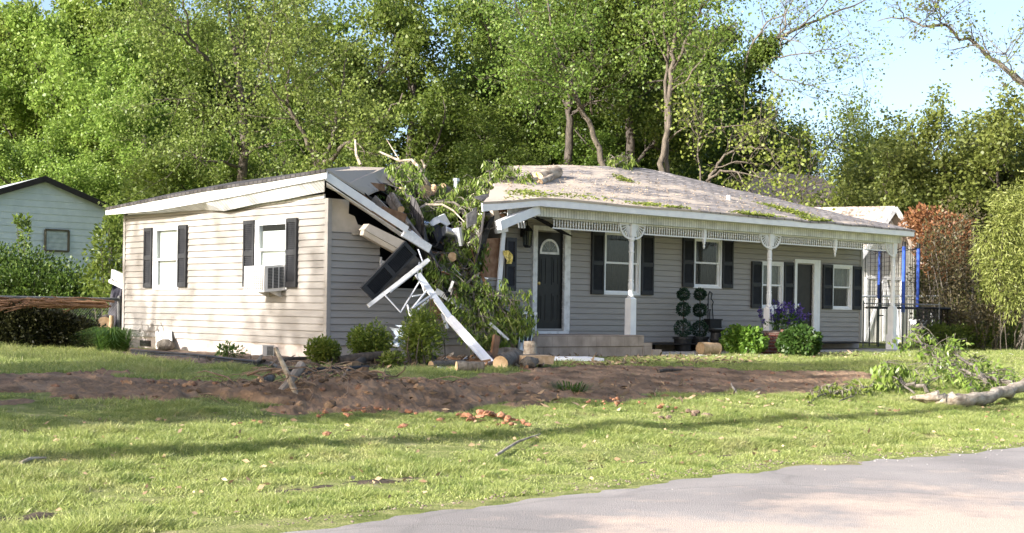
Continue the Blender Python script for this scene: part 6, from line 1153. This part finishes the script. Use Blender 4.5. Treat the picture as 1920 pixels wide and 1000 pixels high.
hb('willow', 'pale yellow-green drooping bush at the right edge', 'bush', [(1880, 430, 38, .35, .8, .4), (1900, 385, 38.3, .3, .7, .4), (1930, 420, 38, .4, .9, .5), (1850, 450, 38.3, .28, .6, .4), (1868, 510, 38, .35, .6, .4), (1915, 500, 38, .45, .8, .5), (1895, 560, 38, .4, .5, .4), (1840, 490, 38.4, .22, .45, .3), (1850, 540, 38.2, .25, .4, .3), (1940, 360, 38.3, .35, .6, .4), (1875, 375, 38.4, .2, .45, .3)], 8000, .13, .032, LF['willow'], 44, lump=.6, stems=3, sr=.012, droop=1.1, shell=.3)
# ------------------------------------------------------------------ trees
GR = 'leafy trees massed behind the houses'
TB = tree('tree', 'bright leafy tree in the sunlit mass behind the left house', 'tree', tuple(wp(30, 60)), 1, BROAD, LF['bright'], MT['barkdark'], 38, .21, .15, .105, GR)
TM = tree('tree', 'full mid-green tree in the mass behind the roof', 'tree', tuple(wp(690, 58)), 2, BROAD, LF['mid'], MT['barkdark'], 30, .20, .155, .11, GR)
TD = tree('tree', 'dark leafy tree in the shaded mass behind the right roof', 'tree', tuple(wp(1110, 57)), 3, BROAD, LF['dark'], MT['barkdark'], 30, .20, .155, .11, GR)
TO = tree('tree', 'olive green rounded tree beyond the garage, left of the others there', 'tree', tuple(wp(1700, 51)), 4, dict(ROUND, h=5.2, lr=(.66, .5, .5)), LF['round'], MT['barkdark'], 27, .19, .135, .095, 'round trees at the right')
TY = tree('tree', 'thin yellow-green tree between the dark mass and the round trees', 'tree', tuple(wp(1520, 62)), 5, dict(ROUND, h=8.8, r=.15, lr=(.36, .5, .5)), LF['yellow'], MT['bark'], 17, .30, .12, .08, 'thin yellow-green trees before the sky')
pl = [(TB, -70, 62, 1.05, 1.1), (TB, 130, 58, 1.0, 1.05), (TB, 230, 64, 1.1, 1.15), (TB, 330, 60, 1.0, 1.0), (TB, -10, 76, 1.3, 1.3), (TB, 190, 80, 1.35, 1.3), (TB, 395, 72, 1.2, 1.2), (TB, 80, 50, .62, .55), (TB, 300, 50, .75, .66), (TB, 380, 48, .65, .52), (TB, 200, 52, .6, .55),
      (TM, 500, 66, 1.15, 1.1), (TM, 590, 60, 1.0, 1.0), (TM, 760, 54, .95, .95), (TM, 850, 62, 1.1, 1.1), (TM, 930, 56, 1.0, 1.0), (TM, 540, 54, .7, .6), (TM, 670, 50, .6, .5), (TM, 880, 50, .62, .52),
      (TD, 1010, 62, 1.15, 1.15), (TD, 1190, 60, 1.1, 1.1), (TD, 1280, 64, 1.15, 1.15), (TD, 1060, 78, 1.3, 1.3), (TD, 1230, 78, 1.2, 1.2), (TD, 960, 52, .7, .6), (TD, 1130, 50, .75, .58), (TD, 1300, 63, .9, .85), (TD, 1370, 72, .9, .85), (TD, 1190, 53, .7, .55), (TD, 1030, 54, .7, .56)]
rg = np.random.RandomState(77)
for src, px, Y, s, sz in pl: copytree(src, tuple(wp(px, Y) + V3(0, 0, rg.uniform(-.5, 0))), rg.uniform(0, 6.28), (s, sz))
for px, Y, s, sz, lb in ((1735, 58, 1.3, 1.02, 'olive green rounded tree right behind the red-leaved bush'), (1835, 60, 1.4, 1.08, 'olive green rounded tree filling the gap behind the middle ones'), (1905, 60, 1.4, 1.1, 'olive green rounded tree standing back between the pale bush and the right edge'), (1785, 53, 1.25, .95, 'olive green rounded tree in the middle of those beyond the thicket'), (1868, 50, 1.2, .98, 'olive green rounded tree behind the pale drooping bush'), (1945, 52, 1.3, .98, 'olive green rounded tree cut off by the right edge'), (1630, 60, 1.15, .88, 'olive green rounded tree farther back above the garage roof')): copytree(TO, tuple(wp(px, Y)), rg.uniform(0, 6.28), (s, sz), lb)
copytree(TY, tuple(wp(1590, 68)), 2., (1.0, 1.0), 'thin yellow-green tree nearest the round olive trees'); copytree(TY, tuple(wp(1440, 68)), 4., (.95, .95), 'thin yellow-green tree right against the dark mass')
# far-off woods closing the horizon
rg = np.random.RandomState(90); C = []
for i in range(130): x = rg.uniform(-75, 95); C.append(((x, 125 + rg.uniform(-12, 12), 2.2 + rg.uniform(-.5, 1.2)), (4.5, 3, 3.2 + rg.rand())))
Cc, D = blob(C, 52000, rg, .4, .7); fw = npmesh('far_woods', leaves(Cc, D, .75, .5, rg), 4, LF['mid']); tag(fw, kind='stuff')
# trees whose limbs show against the leaves
line_tree('maple_tree', 'maple with a dark forking trunk behind the left roof', 'tree', 453, 46, [[(453, 640, 0, .24), (453, 335, 0, .20), (456, 230, 0, .17), (453, 190, 0, .14), (446, 130, .3, .10), (432, 70, .6, .07), (428, -20, .8, .04)], [(454, 200, 0, .11), (415, 150, -.6, .085), (382, 105, -1, .065), (352, 68, -1.3, .05), (345, -10, -1.5, .03)], [(455, 225, 0, .09), (475, 185, -.5, .08), (492, 130, -.8, .06), (505, 80, -1, .04), (520, 20, -1, .02)], [(452, 285, 0, .07), (425, 245, -1., .06), (395, 205, -1.6, .045), (345, 185, -2, .03), (290, 186, -2.4, .015)], [(453, 315, 0, .07), (425, 305, -1.2, .055), (380, 300, -2, .04), (350, 285, -2.5, .02)], [(455, 300, 0, .06), (485, 275, -.8, .05), (530, 265, -1.4, .03), (570, 262, -1.8, .015)], [(446, 130, .3, .06), (460, 70, .2, .05), (470, -10, 0, .03)], [(382, 105, -1, .05), (330, 60, -1.6, .035), (300, 45, -2, .02)]], 101, LF['olive'], MT['trunk'], 9, .22, .105, .075, 1.7, 7)
line_tree('forked_tree', 'tree forking low in a wide V just behind the left roof peak', 'tree', 605, 44, [[(604, 640, 0, .20), (604, 305, 0, .15)], [(604, 308, 0, .11), (580, 275, -.4, .09), (560, 235, -.7, .075), (540, 200, -1, .06), (537, 150, -1.2, .045), (560, 90, -1.3, .025)], [(604, 305, 0, .10), (622, 270, .2, .08), (628, 230, .3, .065), (640, 170, .4, .05), (650, 110, .5, .03)], [(604, 308, 0, .10), (640, 280, -.6, .08), (672, 248, -1, .06), (715, 225, -1.4, .045), (755, 175, -1.8, .025)], [(540, 200, -1, .05), (510, 165, -1.4, .03), (495, 100, -1.6, .015)]], 102, LF['olive'], MT['trunk'], 9, .22, .105, .075, 1.5, 7)
line_tree('leaning_tree', 'tree with pale leaning limbs rising behind the left end of the right roof', 'tree', 1075, 46, [[(1130, 640, 0, .22), (1135, 320, 0, .18), (1110, 240, 0, .15), (1085, 190, 0, .13), (1065, 145, 0, .11), (1040, 80, .3, .08), (1020, -20, .5, .05)], [(1068, 150, 0, .09), (1045, 125, -.5, .08), (1010, 82, -1, .06), (985, 50, -1.3, .04), (960, -10, -1.5, .02)], [(1095, 205, 0, .06), (1060, 168, -.8, .045), (1010, 150, -1.3, .02)], [(1110, 215, 0, .07), (1108, 170, -.4, .06), (1118, 130, -.5, .035), (1090, 90, -.6, .015)]], 103, LF['mid'], MT['trunk'], 7, .24, .105, .075, 1.6, 7, thin=.55)
line_tree('dark_trunk_tree', 'tree with a straight dark trunk in the shade behind the right roof', 'tree', 1068, 50, [[(1075, 640, 0, .22), (1068, 300, 0, .19), (1066, 200, 0, .15), (1075, 100, 0, .11), (1082, -30, 0, .07)], [(1066, 220, 0, .08), (1040, 150, .5, .05), (1030, 70, .6, .03)]], 104, LF['dark'], MT['barkdark'], 20, .26, .125, .09, 2.2, 14)
line_tree('dark_trunk_tree', 'tree with a thick dark trunk leaning right in the shade behind the right roof', 'tree', 1185, 50, [[(1190, 640, 0, .24), (1180, 300, 0, .2), (1178, 180, 0, .16), (1190, 80, 0, .12), (1200, -30, 0, .07)], [(1190, 310, 0, .1), (1225, 270, .3, .08), (1250, 230, .5, .05)], [(1178, 170, 0, .09), (1160, 90, .2, .06), (1150, 10, .4, .03)]], 105, LF['dark'], MT['barkdark'], 20, .26, .125, .09, 2.2, 14)
line_tree('twin_trunk_tree', 'tall twin trunked tree rising beside the peak of the right roof', 'tree', 1245, 43, [[(1236, 640, 0, .20), (1240, 330, 0, .17), (1252, 240, 0, .15), (1256, 150, 0, .13), (1264, 80, 0, .11), (1268, -40, 0, .08)], [(1246, 640, .2, .16), (1252, 330, .2, .13), (1250, 200, .25, .10), (1252, 110, .3, .08), (1246, 20, .3, .06), (1240, -40, .3, .05)], [(1262, 130, 0, .09), (1290, 70, -.3, .08), (1310, 30, -.5, .06), (1340, -30, -.6, .04)], [(1258, 170, 0, .07), (1290, 150, -.5, .055), (1330, 90, -.9, .04), (1350, 30, -1, .02)], [(1252, 120, .2, .05), (1225, 70, .4, .04), (1210, 10, .6, .02)]], 106, LF['mid'], MT['trunk'], 6, .24, .105, .075, 1.5, 6, thin=.55)
IV = line_tree('ivy_tree', 'leaning tree wrapped in ivy reaching into the sky right of the twin trunks', 'tree', 1300, 58, [[(1290, 640, 0, 0.325), (1310, 300, 0, 0.275), (1345, 215, 0, 0.237), (1380, 160, 0, 0.2), (1425, 105, 0, 0.15), (1455, 72, 0, 0.1), (1500, 50, 0, 0.075), (1560, 28, 0, 0.05), (1640, -5, 0, 0.025)], [(1440, 90, 0, 0.0625), (1470, 55, -.4, 0.05), (1480, 10, -.5, 0.0312), (1500, -30, -.5, 0.0187)], [(1385, 165, 0, 0.0625), (1410, 85, -.6, 0.0562), (1440, 40, -.8, 0.0438), (1475, 25, -1, 0.025)], [(1425, 110, 0, 0.0562), (1480, 103, -.6, 0.0375), (1540, 98, -1, 0.025), (1600, 80, -1.3, 0.0125)], [(1415, 118, 0, 0.05), (1470, 148, -.8, 0.0312), (1530, 162, -1.2, 0.015)], [(1500, 50, 0, 0.0438), (1540, 15, -.3, 0.0312), (1570, -20, -.5, 0.0187)]], 107, LF['olive'], MT['bark'], 4, .26, .13, .09, 1.9, 9, leafy=.32)
rg = np.random.RandomState(17); ctl = [(1320, 280), (1345, 215), (1380, 160), (1425, 105), (1448, 80)]; C = []
for (a, b_) in zip(ctl[:-1], ctl[1:]):
    for f in np.linspace(0, 1, 150): q = ray(a[0] + (b_[0] - a[0]) * f, a[1] + (b_[1] - a[1]) * f) * 58 + V3(0, 0, ZC) - wp(1300, 58); C += [q + rg.normal(size=3) * .24 for _ in range(9)]
npmesh('ivy', leaves(np.array(C), unit(rg, len(C)) + V3(0, 0, -.5), .15, .12, rg), 4, LF['mid'], IV)
DB = line_tree('bare_tree', 'low half-bare grey tree behind the right slope of the roof', 'tree', 1330, 39, [[(1300, 640, 0, .14), (1310, 400, 0, .12), (1330, 330, 0, .09), (1350, 300, 0, .07), (1390, 275, -.3, .05), (1430, 280, -.6, .03), (1450, 290, -.8, .02)], [(1325, 340, 0, .07), (1360, 318, -.4, .06), (1385, 325, -.7, .045), (1410, 370, -.9, .02)], [(1310, 260, .2, .05), (1345, 240, -.2, .04), (1400, 232, -.5, .025), (1450, 240, -.8, .012)], [(1340, 315, 0, .04), (1400, 300, -.5, .03), (1440, 270, -.8, .015)], [(1315, 380, 0, .05), (1310, 260, .2, .045), (1318, 190, .3, .02)], [(1370, 320, -.4, .03), (1440, 335, -1, .025), (1500, 355, -1.4, .018), (1540, 345, -1.6, .01)], [(1410, 320, -.8, .025), (1470, 380, -1.1, .018), (1500, 360, -1.3, .01)]], 108, LF['yellow'], MT['trunk'], 4, .14, .10, .08, 1.0, 7, leafy=.3, thin=.5)
line_tree('overhanging_tree', 'nearly bare limb arching into the sky from the right edge', 'tree', 2200, 30, [[(2230, 720, 0, .3), (2190, 480, 0, .26), (2080, 270, 0, .16), (1985, 195, 0, .12), (1920, 160, 0, .085), (1870, 120, 0, .065), (1830, 85, 0, .05), (1770, 52, 0, .035), (1700, 38, 0, .022), (1645, 40, 0, .01)], [(1785, 62, 0, .02), (1760, 30, -.2, .014), (1700, 5, -.3, .008)], [(1940, 172, 0, .03), (1900, 130, -.4, .02), (1880, 100, -.5, .01)]], 109, LF['olive'], MT['bark'], 2, .14, .08, .05, .7, 11, leafy=.35)
# ------------------------------------------------------------------ what casts the shade from the left, outside the frame
up = (-19.0, -8.18, -.5); o = thing('utility_pole', 'tall wooden utility pole standing at the roadside out of frame, its shadow crossing the lawn', 'utility pole', up); m = MB(); m.tube([V3(*up) + V3(0, 0, -.3), V3(*up) + V3(0, 0, 6), V3(*up) + V3(.0, 0, 12.5)], [.21, .19, .16], 12); m.build('pole', MT['greywood'], o)
def shade(t, d, s, sz, rz, src=None, lb='leafy tree standing left of the lawn, outside the frame', lift=0): return copytree(src or TM, h2w((t, d, lift)), rz, (s, sz), lb)
copytree(TM, (-24., 35.5, 0), 1.2, (.85, .85), 'leafy tree added left of the pale clapboard house to shade it, outside the frame')  # unseen tree added so the clapboard house falls in shade
shade(-22, -5.7, .42, .72, 2.6); shade(-20.5, -2.6, .60, .80, 1.0); shade(-24.5, -3.4, .62, .98, 2.0); shade(-17.5, -2.0, .42, .55, 3.0); shade(-29, -2.5, .7, 1.15, 4.)
TS = tree('tree', 'open leafy tree standing left of the house, outside the frame', 'tree', h2w((-26, 3.0, 0)), 9, OPEN, LF['mid'], MT['bark'], 5, .30, .17, .12, None); TS.scale = (.9, .9, 1.05)
copytree(TS, h2w((-24, 7.5, 0)), 2.1, (.8, 1.0), 'open leafy tree nearer the pale clapboard house, outside the frame')
for ob in list(bpy.data.objects):
    if '_b' in ob: del ob['_b']
print('faces', sum(len(o.data.polygons) for o in bpy.data.objects if o.type == 'MESH'))
